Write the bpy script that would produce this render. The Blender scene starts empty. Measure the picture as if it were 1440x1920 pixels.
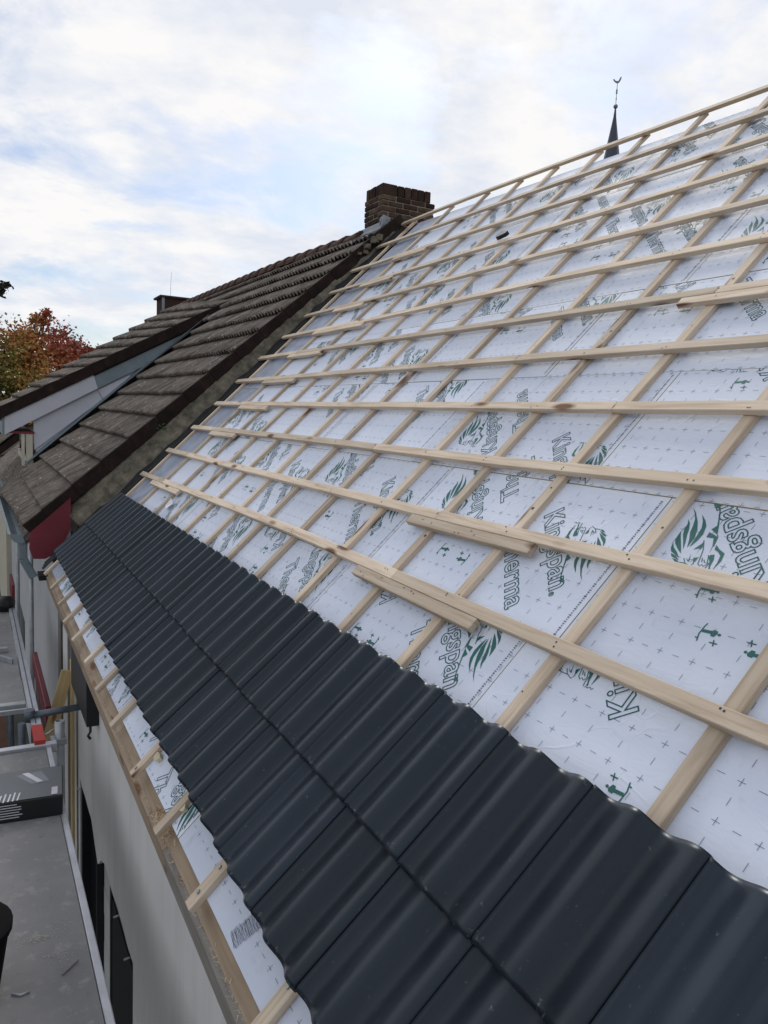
import bpy, bmesh, math, random
from mathutils import Vector, Matrix, noise
random.seed(7)
R = math.radians
sc = bpy.context.scene
col = sc.collection

# ------------------------------------------------------------------ camera
cam_d = bpy.data.cameras.new('camera'); cam = bpy.data.objects.new('camera', cam_d); col.objects.link(cam)
cam_d.sensor_fit = 'VERTICAL'; cam_d.sensor_height = 36.0; cam_d.sensor_width = 27.0
cam_d.lens = 36.0 * 1417.65 / 1920.0
cam_d.clip_start = 0.05; cam_d.clip_end = 3000
CR = ((0.87862, -0.01899, 0.47714), (-0.47540, -0.12888, 0.87028), (0.04497, -0.99148, -0.12227))
cam.matrix_world = Matrix(((CR[0][0], -CR[0][1], -CR[0][2], -4.10987), (CR[1][0], -CR[1][1], -CR[1][2], -1.0378),
                           (CR[2][0], -CR[2][1], -CR[2][2], 5.17532), (0, 0, 0, 1)))
sc.camera = cam

# ------------------------------------------------------------------ world, sun, exposure
w = bpy.data.worlds.new('World'); sc.world = w; w.use_nodes = True
nt = w.node_tree; nt.nodes.clear()
SUN_EL, SUN_ROT = R(40), R(32)
def wn(t, **k):
    n = nt.nodes.new(t)
    for a, b in k.items(): setattr(n, a, b)
    return n
out = wn('ShaderNodeOutputWorld'); bg = wn('ShaderNodeBackground'); bg.inputs['Strength'].default_value = 0.1
nt.links.new(bg.outputs[0], out.inputs[0])
sky = wn('ShaderNodeTexSky'); sky.sky_type = 'NISHITA'; sky.sun_disc = False
sky.sun_elevation = SUN_EL; sky.sun_rotation = SUN_ROT; sky.air_density = 1.0; sky.dust_density = 1.5
tc = wn('ShaderNodeTexCoord'); sep = wn('ShaderNodeSeparateXYZ'); nt.links.new(tc.outputs['Generated'], sep.inputs[0])
zz = wn('ShaderNodeMath', operation='MAXIMUM'); nt.links.new(sep.outputs['Z'], zz.inputs[0]); zz.inputs[1].default_value = 0.0
za = wn('ShaderNodeMath', operation='ADD'); nt.links.new(zz.outputs[0], za.inputs[0]); za.inputs[1].default_value = 0.26
dv = wn('ShaderNodeVectorMath', operation='DIVIDE'); cmb = wn('ShaderNodeCombineXYZ')
for i in range(3): nt.links.new(za.outputs[0], cmb.inputs[i])
nt.links.new(tc.outputs['Generated'], dv.inputs[0]); nt.links.new(cmb.outputs[0], dv.inputs[1])
mpw = wn('ShaderNodeMapping'); mpw.inputs['Location'].default_value = (3.3, 1.7, 0.4); mpw.inputs['Scale'].default_value = (1.0, 1.2, 1.0)
mpw.inputs['Rotation'].default_value = (0, 0, R(35))
nt.links.new(dv.outputs[0], mpw.inputs[0])
n1 = wn('ShaderNodeTexNoise'); n1.inputs['Scale'].default_value = 2.3; n1.inputs['Detail'].default_value = 9; n1.inputs['Roughness'].default_value = 0.58
n1.inputs['Distortion'].default_value = 0.35
n2 = wn('ShaderNodeTexNoise'); n2.inputs['Scale'].default_value = 4.4; n2.inputs['Detail'].default_value = 8; n2.inputs['Roughness'].default_value = 0.6
nt.links.new(mpw.outputs[0], n1.inputs['Vector']); nt.links.new(mpw.outputs[0], n2.inputs['Vector'])
cov = wn('ShaderNodeMapRange'); cov.inputs['From Min'].default_value = 0.33; cov.inputs['From Max'].default_value = 0.50
nt.links.new(n1.outputs['Fac'], cov.inputs['Value'])
shd = wn('ShaderNodeValToRGB'); e = shd.color_ramp.elements
e[0].position = 0.36; e[0].color = (0.76, 0.805, 0.895, 1); e[1].position = 0.60; e[1].color = (0.97, 0.96, 0.955, 1)
nt.links.new(n2.outputs['Fac'], shd.inputs[0])
cl = wn('ShaderNodeVectorMath', operation='SCALE'); cl.inputs['Scale'].default_value = 7.3
nt.links.new(shd.outputs['Color'], cl.inputs[0])
skb = wn('ShaderNodeVectorMath', operation='MULTIPLY'); skb.inputs[1].default_value = (0.54, 0.62, 0.74)
nt.links.new(sky.outputs[0], skb.inputs[0])
mxw = wn('ShaderNodeMix', data_type='RGBA'); nt.links.new(cov.outputs[0], mxw.inputs['Factor'])
nt.links.new(skb.outputs[0], mxw.inputs['A']); nt.links.new(cl.outputs[0], mxw.inputs['B'])
nt.links.new(mxw.outputs['Result'], bg.inputs['Color'])

sun_d = bpy.data.lights.new('sun', 'SUN'); sun = bpy.data.objects.new('sun', sun_d); col.objects.link(sun)
sun_d.energy = 1.3; sun_d.angle = R(18); sun_d.color = (1.0, 0.95, 0.88)
sdir = Vector((math.sin(SUN_ROT) * math.cos(SUN_EL), math.cos(SUN_ROT) * math.cos(SUN_EL), math.sin(SUN_EL)))
sun.rotation_euler = sdir.to_track_quat('Z', 'Y').to_euler(); sun.location = (0, 0, 30)
sc.view_settings.view_transform = 'Standard'; sc.view_settings.look = 'None'
sc.view_settings.exposure = 0.46; sc.view_settings.gamma = 1.0
sc.view_settings.use_curve_mapping = False
sc.render.engine = 'CYCLES'
try:
    sc.cycles.use_denoising = True
except Exception: pass

# ------------------------------------------------------------------ materials
MATS = {}
class NT:
    def __init__(s, name):
        s.m = bpy.data.materials.new(name); s.m.use_nodes = True; s.t = s.m.node_tree
        s.b = s.t.nodes['Principled BSDF']; s.l = s.t.links
        s.co = s.n('ShaderNodeTexCoord'); s.oi = s.n('ShaderNodeObjectInfo')
    def n(s, t, **k):
        x = s.t.nodes.new(t)
        for a, b in k.items(): setattr(x, a, b)
        return x
    def L(s, a, b): s.l.new(a, b)
    def vec(s, scale=(1, 1, 1), rnd=0.0, which='Object'):
        m = s.n('ShaderNodeMapping'); m.inputs['Scale'].default_value = scale
        s.L(s.co.outputs[which], m.inputs['Vector'])
        if rnd:
            q = s.n('ShaderNodeMath', operation='MULTIPLY'); q.inputs[1].default_value = rnd; s.L(s.oi.outputs['Random'], q.inputs[0])
            c = s.n('ShaderNodeCombineXYZ')
            for i in range(3): s.L(q.outputs[0], c.inputs[i])
            s.L(c.outputs[0], m.inputs['Location'])
        return m.outputs[0]
    def noise(s, v, scale, detail=4, rough=0.55, dist=0.0):
        x = s.n('ShaderNodeTexNoise'); x.inputs['Scale'].default_value = scale; x.inputs['Detail'].default_value = detail
        x.inputs['Roughness'].default_value = rough; x.inputs['Distortion'].default_value = dist
        s.L(v, x.inputs['Vector']); return x.outputs['Fac']
    def ramp(s, f, stops):
        r = s.n('ShaderNodeValToRGB'); el = r.color_ramp.elements
        while len(el) < len(stops): el.new(0.5)
        for q, (p, c) in zip(el, stops):
            q.position = p; q.color = (c[0], c[1], c[2], 1) if hasattr(c, '__len__') else (c, c, c, 1)
        s.L(f, r.inputs[0]); return r.outputs['Color']
    def mix(s, f, a, b, mode='MIX'):
        x = s.n('ShaderNodeMix', data_type='RGBA', blend_type=mode)
        for inp, v in (('Factor', f), ('A', a), ('B', b)):
            if hasattr(v, 'links') or hasattr(v, 'is_linked'): s.L(v, x.inputs[inp])
            elif isinstance(v, (int, float)): x.inputs[inp].default_value = v
            else: x.inputs[inp].default_value = (v[0], v[1], v[2], 1)
        return x.outputs['Result']
    def bump(s, f, strength, dist=0.01):
        b = s.n('ShaderNodeBump'); b.inputs['Strength'].default_value = strength; b.inputs['Distance'].default_value = dist
        s.L(f, b.inputs['Height']); s.L(b.outputs[0], s.b.inputs['Normal'])
    def done(s, color=None, rough=None, spec=None, metal=None):
        if color is not None:
            if hasattr(color, 'is_linked'): s.L(color, s.b.inputs['Base Color'])
            else: s.b.inputs['Base Color'].default_value = (*color, 1)
        if rough is not None:
            if hasattr(rough, 'is_linked'): s.L(rough, s.b.inputs['Roughness'])
            else: s.b.inputs['Roughness'].default_value = rough
        if spec is not None: s.b.inputs['Specular IOR Level'].default_value = spec
        if metal is not None: s.b.inputs['Metallic'].default_value = metal
        return s.m
def wood(name, a, b, c, knots=True, grain=1.0):
    t = NT(name); v = t.vec((1.6, 26, 26), 40)
    g = t.noise(v, 1.6, 5, 0.6, 0.6)
    colr = t.ramp(g, [(0.30, a), (0.52, b), (0.75, c)])
    v2 = t.vec((1, 1, 1), 60); big = t.noise(v2, 1.7, 2)
    colr = t.mix(t.ramp(big, [(0.35, 0.0), (0.7, 0.35)]), colr, (a[0] * .82, a[1] * .8, a[2] * .78))
    if knots:
        vo = t.n('ShaderNodeTexVoronoi'); vo.inputs['Scale'].default_value = 1.0; t.L(t.vec((2.6, 9, 9), 30), vo.inputs['Vector'])
        k = t.ramp(vo.outputs['Distance'], [(0.11, 1.0), (0.21, 0.0)])
        colr = t.mix(k, colr, (0.16, 0.075, 0.035))
    rv = t.n('ShaderNodeMapRange'); rv.inputs['To Min'].default_value = 0.74; rv.inputs['To Max'].default_value = 1.10
    t.L(t.oi.outputs['Random'], rv.inputs['Value'])
    cc = t.n('ShaderNodeVectorMath', operation='SCALE'); t.L(colr, cc.inputs[0]); t.L(rv.outputs[0], cc.inputs['Scale'])
    t.bump(g, 0.25 * grain, 0.004)
    return t.done(cc.outputs[0], 0.72, 0.25)
MATS['pine'] = wood('pine', (0.48, 0.375, 0.27), (0.68, 0.565, 0.44), (0.75, 0.66, 0.54))
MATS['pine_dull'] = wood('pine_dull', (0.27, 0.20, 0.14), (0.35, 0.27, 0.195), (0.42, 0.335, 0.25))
MATS['old_wood'] = wood('old_wood', (0.16, 0.145, 0.13), (0.24, 0.225, 0.205), (0.30, 0.285, 0.26), True, 2.0)
MATS['fresh_chip'] = wood('fresh_chip', (0.62, 0.48, 0.30), (0.68, 0.54, 0.36), (0.72, 0.60, 0.42), False)
MATS['yellow_plank'] = wood('yellow_plank', (0.36, 0.26, 0.12), (0.44, 0.33, 0.17), (0.50, 0.39, 0.22))

t = NT('foil_board')
v = t.vec((1, 1, 1), 20); a = t.noise(v, 3.0, 5, 0.6); b = t.noise(v, 22, 3)
c1 = t.ramp(a, [(0.3, (0.59, 0.65, 0.78)), (0.7, (0.66, 0.715, 0.83))])
c1 = t.mix(t.ramp(b, [(0.66, 0.0), (0.78, 0.25)]), c1, (0.40, 0.42, 0.48))
h = t.n('ShaderNodeMath', operation='ADD'); t.L(a, h.inputs[0]); h2 = t.noise(t.vec((1, 3, 1), 20), 7, 4, 0.6, 1.2); t.L(h2, h.inputs[1])
w3 = t.n('ShaderNodeTexVoronoi'); w3.feature = 'DISTANCE_TO_EDGE'; w3.inputs['Scale'].default_value = 5.5; t.L(t.mix(.10, t.vec((1, 1, 1), 20), t.n('ShaderNodeTexNoise').outputs['Color']), w3.inputs['Vector'])
cr = t.n('ShaderNodeMath', operation='MULTIPLY'); t.L(t.ramp(w3.outputs['Distance'], [(0.0, 0.7), (0.03, 0.0)]), cr.inputs[0]); t.L(t.ramp(a, [(0.48, 0.0), (0.60, 0.8)]), cr.inputs[1])
h3 = t.n('ShaderNodeMath', operation='ADD'); t.L(h.outputs[0], h3.inputs[0]); t.L(cr.outputs[0], h3.inputs[1])
t.bump(h3.outputs[0], 0.26, 0.006)
c1 = t.mix(t.ramp(t.noise(t.vec((4, 1.2, 1), 33), 2.4, 7, 0.72, .8), [(0.60, 0.0), (0.74, 0.40)]), c1, (0.30, 0.31, 0.34))
rv = t.n('ShaderNodeMapRange'); rv.inputs['To Min'].default_value = 0.90; rv.inputs['To Max'].default_value = 1.05; t.L(t.oi.outputs['Random'], rv.inputs['Value'])
cs = t.n('ShaderNodeVectorMath', operation='SCALE'); t.L(c1, cs.inputs[0]); t.L(rv.outputs[0], cs.inputs['Scale']); c1 = cs.outputs[0]
MATS['foil'] = t.done(c1, t.ramp(a, [(0.3, 0.50), (0.7, 0.68)]), 0.28)
t = NT('foam_edge'); MATS['foam'] = t.done((0.62, 0.55, 0.38), 0.9, 0.2)
t = NT('green_print'); MATS['green'] = t.done((0.012, 0.115, 0.10), 0.55, 0.4)
t = NT('teal_print'); MATS['teal'] = t.done((0.008, 0.085, 0.085), 0.55, 0.4)
t = NT('grey_print'); MATS['greyprint'] = t.done((0.13, 0.145, 0.20), 0.6, 0.3)

t = NT('black_tile')
v = t.vec((1, 1, 1), 50); a = t.noise(v, 5, 4); d = t.noise(v, 60, 6, 0.7)
c1 = t.ramp(a, [(0.3, (0.009, 0.0135, 0.022)), (0.7, (0.015, 0.021, 0.032))])
sp = t.n('ShaderNodeSeparateXYZ'); t.L(t.co.outputs['Object'], sp.inputs[0])
edge = t.n('ShaderNodeMapRange'); edge.inputs['From Min'].default_value = -0.165; edge.inputs['From Max'].default_value = -0.212
edge.inputs['To Min'].default_value = 0.0; edge.inputs['To Max'].default_value = 0.10; t.L(sp.outputs['Y'], edge.inputs['Value'])
th = t.n('ShaderNodeMath', operation='ADD'); t.L(d, th.inputs[0]); t.L(edge.outputs[0], th.inputs[1])
du = t.ramp(th.outputs[0], [(0.65, 0.0), (0.75, 0.7)])
c1 = t.mix(du, c1, (0.20, 0.215, 0.23))
rr = t.ramp(a, [(0.3, 0.30), (0.7, 0.42)])
t.bump(t.noise(v, 180, 3), 0.08, 0.002)
rv = t.n('ShaderNodeMapRange'); rv.inputs['To Min'].default_value = 0.75; rv.inputs['To Max'].default_value = 1.3; t.L(t.oi.outputs['Random'], rv.inputs['Value'])
cs = t.n('ShaderNodeVectorMath', operation='SCALE'); t.L(c1, cs.inputs[0]); t.L(rv.outputs[0], cs.inputs['Scale']); c1 = cs.outputs[0]
MATS['tile'] = t.done(c1, rr, 0.40)
MATS['tile'].node_tree.nodes['Principled BSDF'].inputs['Specular Tint'].default_value = (0.80, 0.92, 1.0, 1)

t = NT('old_tile')
v = t.vec((1, 1, 1), 70); a = t.noise(v, 6, 5, 0.65); d = t.noise(v, 30, 5, 0.7); rib = t.noise(t.vec((26, 2.2, 8), 70), 1.6, 4, 0.6)
c1 = t.ramp(a, [(0.3, (0.11, 0.092, 0.078)), (0.55, (0.185, 0.16, 0.138)), (0.75, (0.26, 0.23, 0.20))])
c1 = t.mix(t.ramp(rib, [(0.36, 0.6), (0.54, 0.0)]), c1, (0.025, 0.022, 0.020))
vo = t.n('ShaderNodeTexVoronoi'); vo.inputs['Scale'].default_value = 15; t.L(v, vo.inputs['Vector'])
lich = t.n('ShaderNodeMath', operation='MULTIPLY'); t.L(t.ramp(vo.outputs['Distance'], [(0.14, 1.0), (0.27, 0.0)]), lich.inputs[0])
t.L(t.ramp(t.noise(v, 9, 2), [(0.46, 0.0), (0.58, 1.0)]), lich.inputs[1])
c1 = t.mix(lich.outputs[0], c1, (0.33, 0.32, 0.29))
rv = t.n('ShaderNodeMapRange'); rv.inputs['To Min'].default_value = 0.8; rv.inputs['To Max'].default_value = 1.2; t.L(t.oi.outputs['Random'], rv.inputs['Value'])
cc = t.n('ShaderNodeVectorMath', operation='SCALE'); t.L(c1, cc.inputs[0]); t.L(rv.outputs[0], cc.inputs['Scale'])
t.bump(d, 0.8, 0.012)
MATS['oldtile'] = t.done(cc.outputs[0], 0.95, 0.15)
t = NT('verge_tile'); v = t.vec((1, 1, 1), 30); a = t.noise(v, 8, 5, 0.65)
t.bump(a, 0.6, 0.01)
MATS['verge'] = t.done(t.ramp(a, [(0.35, (0.013, 0.010, 0.009)), (0.6, (0.028, 0.017, 0.014)), (0.8, (0.05, 0.035, 0.03))]), 0.9, 0.2)
t = NT('ridge_tile'); v = t.vec((1, 1, 1), 30); a = t.noise(v, 8, 5, 0.65)
t.bump(a, 0.6, 0.01)
MATS['ridge'] = t.done(t.ramp(a, [(0.35, (0.045, 0.026, 0.020)), (0.6, (0.095, 0.055, 0.042)), (0.8, (0.13, 0.10, 0.08))]), 0.92, 0.2)
t = NT('chimney_brick'); v = t.vec((1, 1, 1), 90); a = t.noise(v, 9, 5, 0.65)
rb = t.ramp(t.oi.outputs['Random'], [(0.0, (0.035, 0.024, 0.019)), (0.45, (0.072, 0.040, 0.030)), (0.75, (0.10, 0.066, 0.048)), (1.0, (0.145, 0.105, 0.072))])
t.bump(a, 0.7, 0.01)
MATS['brick'] = t.done(t.mix(t.ramp(a, [(0.4, 0.0), (0.75, 0.8)]), rb, (0.022, 0.018, 0.016)), 0.95, 0.15)
t = NT('mortar'); v = t.vec(); a = t.noise(v, 9, 6, 0.65)
t.bump(a, 0.8, 0.02)
MATS['mortar'] = t.done(t.ramp(a, [(0.3, (0.05, 0.048, 0.034)), (0.55, (0.15, 0.135, 0.105)), (0.75, (0.25, 0.225, 0.18))]), 0.95, 0.1)
MATS['pale_mortar'] = (lambda t: t.done((0.27, 0.235, 0.19), 0.95, 0.1))(NT('pale_mortar'))
def plain(name, c, rough=0.7, spec=0.3, metal=0.0, var=0.12, scale=4.0, bmp=0.1):
    t = NT(name); a = t.noise(t.vec((1, 1, 1), 20), scale, 5, 0.6)
    lo = [x * (1 - var) for x in c]; hi = [min(1, x * (1 + var)) for x in c]
    if bmp: t.bump(t.noise(t.vec((1, 1, 1), 20), scale * 8, 4), bmp, 0.005)
    return t.done(t.ramp(a, [(0.3, lo), (0.7, hi)]), rough, spec, metal)
MATS['grey_foil'] = plain('grey_foil', (0.27, 0.31, 0.40), 0.45, 0.4, 0, 0.3, 6, 0.3)
MATS['zinc'] = plain('zinc', (0.20, 0.25, 0.28), 0.5, 0.5, 0.35, 0.15)
MATS['lead'] = plain('lead', (0.26, 0.28, 0.32), 0.55, 0.5, 0.3, 0.25, 14, 0.5)
MATS['white_panel'] = plain('white_panel', (0.50, 0.51, 0.57), 0.45, 0.4, 0, 0.05)
MATS['cream'] = plain('cream', (0.50, 0.47, 0.38), 0.6)
MATS['maroon'] = plain('maroon', (0.155, 0.020, 0.032), 0.5, 0.4, 0, 0.2)
MATS['dark'] = plain('dark', (0.016, 0.017, 0.020), 0.6, 0.3, 0, 0.2)
MATS['black_plastic'] = plain('black_plastic', (0.010, 0.011, 0.013), 0.45, 0.4, 0, 0.1)
MATS['matt_black'] = plain('matt_black', (0.005, 0.0055, 0.006), 0.9, 0.08, 0, 0.1)
MATS['bitumen'] = plain('bitumen', (0.022, 0.023, 0.025), 0.8, 0.2, 0, 0.4, 12, 0.6)
MATS['galv'] = plain('galv', (0.36, 0.38, 0.40), 0.5, 0.5, 0.5, 0.2, 8)
MATS['alu'] = plain('alu', (0.50, 0.51, 0.55), 0.42, 0.5, 0.6, 0.12, 10)
MATS['steel_dark'] = plain('steel_dark', (0.10, 0.12, 0.145), 0.5, 0.5, 0.4, 0.25, 8)
MATS['red_tape'] = plain('red_tape', (0.45, 0.055, 0.045), 0.6)
MATS['block'] = plain('block', (0.42, 0.43, 0.42), 0.9, 0.15, 0, 0.06, 3)
MATS['cavity'] = plain('cavity', (0.030, 0.032, 0.036), 0.9)
MATS['brownstuff'] = plain('brownstuff', (0.10, 0.045, 0.028), 0.8)
MATS['paper'] = plain('paper', (0.72, 0.73, 0.76), 0.7)
MATS['leafgreen'] = plain('leafgreen', (0.05, 0.11, 0.03), 0.7)
MATS['slate'] = plain('slate', (0.045, 0.055, 0.085), 0.5, 0.4, 0, 0.2, 3)
MATS['stone'] = plain('stone', (0.30, 0.25, 0.20), 0.9)
MATS['gold'] = plain('gold', (0.22, 0.21, 0.19), 0.5, 0.5, 0.5)
MATS['glass'] = plain('glass', (0.015, 0.018, 0.022), 0.08, 0.6, 0, 0, 1, 0)
MATS['sawdust'] = plain('sawdust', (0.42, 0.40, 0.34), .9)
MATS['screw'] = plain('screw', (0.30, 0.31, 0.33), 0.35, 0.5, 0.8)
MATS['nail'] = plain('nail', (0.045, 0.032, 0.025), 0.6)
t = NT('render_wall'); v = t.vec(); a = t.noise(v, 1.3, 5, 0.6); s2 = t.noise(t.vec((9, 9, 0.35)), 1.2, 5, 0.65)
c1 = t.ramp(a, [(0.3, (0.52, 0.52, 0.515)), (0.7, (0.60, 0.60, 0.59))])
c1 = t.mix(t.ramp(s2, [(0.50, 0.0), (0.75, 0.32)]), c1, (0.32, 0.32, 0.295))
t.bump(t.noise(v, 70, 4), 0.25, 0.004)
MATS['wall'] = t.done(c1, 0.9, 0.15)
t = NT('neighbour_render'); a = t.noise(t.vec(), 1.1, 5, 0.6); s2 = t.noise(t.vec((7, 7, 0.4)), 1.2, 5, 0.65)
c1 = t.ramp(a, [(0.3, (0.37, 0.38, 0.395)), (0.7, (0.44, 0.45, 0.465))])
c1 = t.mix(t.ramp(s2, [(0.50, 0.0), (0.72, 0.45)]), c1, (0.25, 0.265, 0.235))
MATS['nwall'] = t.done(c1, 0.85, 0.2)
t = NT('plywood_deck'); v = t.vec(); a = t.noise(v, 2.2, 6, 0.65); d = t.noise(v, 13, 6, 0.7); f = t.noise(t.vec((70, 70, 1)), 1, 2)
c1 = t.ramp(a, [(0.3, (0.185, 0.185, 0.19)), (0.7, (0.25, 0.248, 0.25))])
c1 = t.mix(t.ramp(d, [(0.56, 0.0), (0.70, 0.6)]), c1, (0.38, 0.375, 0.36))
c1 = t.mix(t.ramp(d, [(0.25, 0.6), (0.40, 0.0)]), c1, (0.085, 0.083, 0.085))
t.bump(f, 0.15, 0.003)
MATS['deck'] = t.done(c1, 0.8, 0.25)
t = NT('ground'); a = t.noise(t.vec(), 0.35, 6, 0.65)
MATS['ground'] = t.done(t.ramp(a, [(0.35, (0.06, 0.06, 0.055)), (0.55, (0.10, 0.098, 0.09)), (0.7, (0.05, 0.075, 0.03))]), 0.95, 0.1)
def leafmat(name, stops, rnd, gx=0.0, gz=0.0, z0=0.0):
    t = NT(name); a = t.noise(t.vec(), 0.75, 3, 0.6)
    sp = t.n('ShaderNodeSeparateXYZ'); t.L(t.co.outputs['Object'], sp.inputs[0])
    for ax, k, o_ in (('X', gx, 0), ('Z', gz, z0)):
        q = t.n('ShaderNodeMath', operation='MULTIPLY_ADD'); q.inputs[1].default_value = k; t.L(sp.outputs[ax], q.inputs[0]); r_ = t.n('ShaderNodeMath', operation='ADD'); r_.inputs[1].default_value = -k * o_; t.L(a, r_.inputs[0]); t.L(r_.outputs[0], q.inputs[2]); a = q.outputs[0]
    g = t.n('ShaderNodeNewGeometry')
    m = t.n('ShaderNodeMath', operation='MULTIPLY_ADD'); t.L(g.outputs['Random Per Island'], m.inputs[0]); m.inputs[1].default_value = rnd; t.L(a, m.inputs[2])
    return t.done(t.ramp(m.outputs[0], stops), 0.75, 0.2)
MATS['maple'] = leafmat('maple_leaf', [(0.38, (0.13, 0.14, 0.04)), (0.56, (0.29, 0.22, 0.055)), (0.70, (0.36, 0.17, 0.055)), (0.84, (0.36, 0.09, 0.05)), (1.0, (0.20, 0.065, 0.05))], 0.24, 0.13, 0.05, 7.2)
MATS['darkleaf'] = leafmat('dark_leaf', [(0.3, (0.012, 0.018, 0.016)), (0.6, (0.028, 0.036, 0.028)), (0.9, (0.045, 0.045, 0.035))], 0.3)
MATS['bark'] = plain('bark', (0.07, 0.055, 0.04), 0.95, 0.1, 0, 0.3, 6, 0.6)

# ------------------------------------------------------------------ helpers
def link(o, parent=None):
    col.objects.link(o)
    if parent is not None: o.parent = parent
    return o
def world_of(o):
    m = o.matrix_basis.copy(); p = o.parent
    while p is not None: m = p.matrix_basis @ m; p = p.parent
    return m
def place(o, M, parent):
    link(o, parent)
    o.matrix_basis = (world_of(parent).inverted() @ M) if parent is not None else M
    return o
def mesh(name, verts, faces, mat, smooth=False):
    me = bpy.data.meshes.new(name); me.from_pydata([tuple(v) for v in verts], [], faces)
    bm = bmesh.new(); bm.from_mesh(me); bmesh.ops.recalc_face_normals(bm, faces=bm.faces); bm.to_mesh(me); bm.free()
    for m in (mat if isinstance(mat, (list, tuple)) else [mat]): me.materials.append(MATS[m])
    if smooth: me.shade_smooth()
    return me
def mk(name, verts, faces, mat, parent=None, frame=None, smooth=False):
    """one mesh object; verts in world space, stored about their centre in the given frame"""
    c = Vector((0, 0, 0))
    for v in verts: c += Vector(v)
    c /= len(verts)
    M = (frame or Matrix.Identity(3)).to_4x4(); M.translation = c; Mi = M.inverted()
    o = bpy.data.objects.new(name, mesh(name, [Mi @ Vector(v) for v in verts], faces, mat, smooth))
    return place(o, M, parent)
BOXF = [(0, 1, 2, 3), (4, 7, 6, 5), (0, 4, 5, 1), (1, 5, 6, 2), (2, 6, 7, 3), (3, 7, 4, 0)]
def box(name, x0, x1, y0, y1, z0, z1, mat, parent=None, bevel=0.0):
    v = [(x0, y0, z0), (x1, y0, z0), (x1, y1, z0), (x0, y1, z0), (x0, y0, z1), (x1, y0, z1), (x1, y1, z1), (x0, y1, z1)]
    o = mk(name, v, BOXF, mat, parent)
    if bevel: bevel_me(o.data, bevel)
    return o
def bevel_me(me, w, seg=1):
    bm = bmesh.new(); bm.from_mesh(me)
    bmesh.ops.bevel(bm, geom=list(bm.edges), offset=w, segments=seg, affect='EDGES', profile=0.5)
    bm.to_mesh(me); bm.free()
def frame_x(d, up):
    x = Vector(d).normalized(); z = Vector(up); z = (z - x * z.dot(x)).normalized(); y = z.cross(x)
    return Matrix((x, y, z)).transposed()
def prism(name, poly, off, mat, parent=None, frame=None):
    """poly: 3D points of a face, off: extrusion vector"""
    n = len(poly); off = Vector(off)
    v = [Vector(p) for p in poly] + [Vector(p) + off for p in poly]
    f = [tuple(range(n)), tuple(range(2 * n - 1, n - 1, -1))] + [(i, (i + 1) % n, n + (i + 1) % n, n + i) for i in range(n)]
    return mk(name, v, f, mat, parent, frame)
def tube_geo(pts, r, seg=10, cap=True, r2=None):
    V, F = [], []
    n = len(pts); pts = [Vector(p) for p in pts]
    for i, p in enumerate(pts):
        d = (pts[min(i + 1, n - 1)] - pts[max(i - 1, 0)]).normalized()
        a = d.cross(Vector((0, 0, 1)) if abs(d.z) < 0.9 else Vector((1, 0, 0))).normalized(); b = d.cross(a)
        rr_ = r if r2 is None else r + (r2 - r) * i / (n - 1)
        for k in range(seg):
            q = 2 * math.pi * k / seg; V.append(p + (a * math.cos(q) + b * math.sin(q)) * rr_)
    for i in range(n - 1):
        for k in range(seg):
            F.append((i * seg + k, i * seg + (k + 1) % seg, (i + 1) * seg + (k + 1) % seg, (i + 1) * seg + k))
    if cap: F.append(tuple(range(seg - 1, -1, -1))); F.append(tuple((n - 1) * seg + k for k in range(seg)))
    return V, F
def tube(name, pts, r, mat, parent=None, seg=10, r2=None):
    V, F = tube_geo(pts, r, seg, True, r2)
    o = mk(name, V, F, mat, parent)
    for p in o.data.polygons: p.use_smooth = len(p.vertices) == 4
    return o
def empty(name, loc, label, cat, group=None):
    o = bpy.data.objects.new(name, None); o.location = loc; o.empty_display_size = 0.2
    link(o); return tag(o, label, cat, group)
def tag(o, label, cat, group=None):
    o['label'] = label; o['category'] = cat
    if group: o['group'] = group
    return o
def kind(o, k): o['kind'] = k; return o

# roof frame of the house: u up the slope (0 at the ridge), v along the eave (world Y), n out of the slope
P = R(44.144); CP, SP = math.cos(P), math.sin(P); Z0 = 7.2
UD, VD, ND = Vector((CP, 0, SP)), Vector((0, 1, 0)), Vector((-SP, 0, CP))
def rw(u, v, n): return Vector((u * CP - n * SP, v, u * SP + n * CP + Z0))
FR_V = Matrix((VD, -UD, ND)).transposed()      # local x along the eave
FR_U = Matrix((UD, VD, ND)).transposed()       # local x up the slope

def rbar(name, line, along, lo, hi, n0, n1, mat, parent):
    """bar on the roof: line = [(u, v), ...] of its reference edge; it spans lo..hi across and n0..n1 high"""
    V, F = [], []
    for (u, v) in line:
        for (q, n) in ((lo, n0), (hi, n0), (hi, n1), (lo, n1)):
            V.append(rw(u + q, v, n) if along == 'v' else rw(u, v + q, n))
    m = len(line)
    for i in range(m - 1):
        for k in range(4): F.append((i * 4 + k, i * 4 + (k + 1) % 4, i * 4 + 4 + (k + 1) % 4, i * 4 + 4 + k))
    F.append((3, 2, 1, 0)); F.append(tuple((m - 1) * 4 + k for k in range(4)))
    o = mk(name, V, F, mat, parent, FR_V if along == 'v' else FR_U)
    bevel_me(o.data, 0.0022)
    return o
def lerp_line(line, v):
    for (a, b) in zip(line[:-1], line[1:]):
        if (a[1] - v) * (b[1] - v) <= 0: return a[0] + (b[0] - a[0]) * (v - a[1]) / (b[1] - a[1] + 1e-9)
    return line[0][0] if abs(line[0][1] - v) < abs(line[-1][1] - v) else line[-1][0]

# ------------------------------------------------------------------ ground
g = mk('ground', [(-1500, -1500, 0), (1500, -1500, 0), (1500, 1500, 0), (-1500, 1500, 0)], [(0, 1, 2, 3)], 'ground'); kind(g, 'structure')

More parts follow.
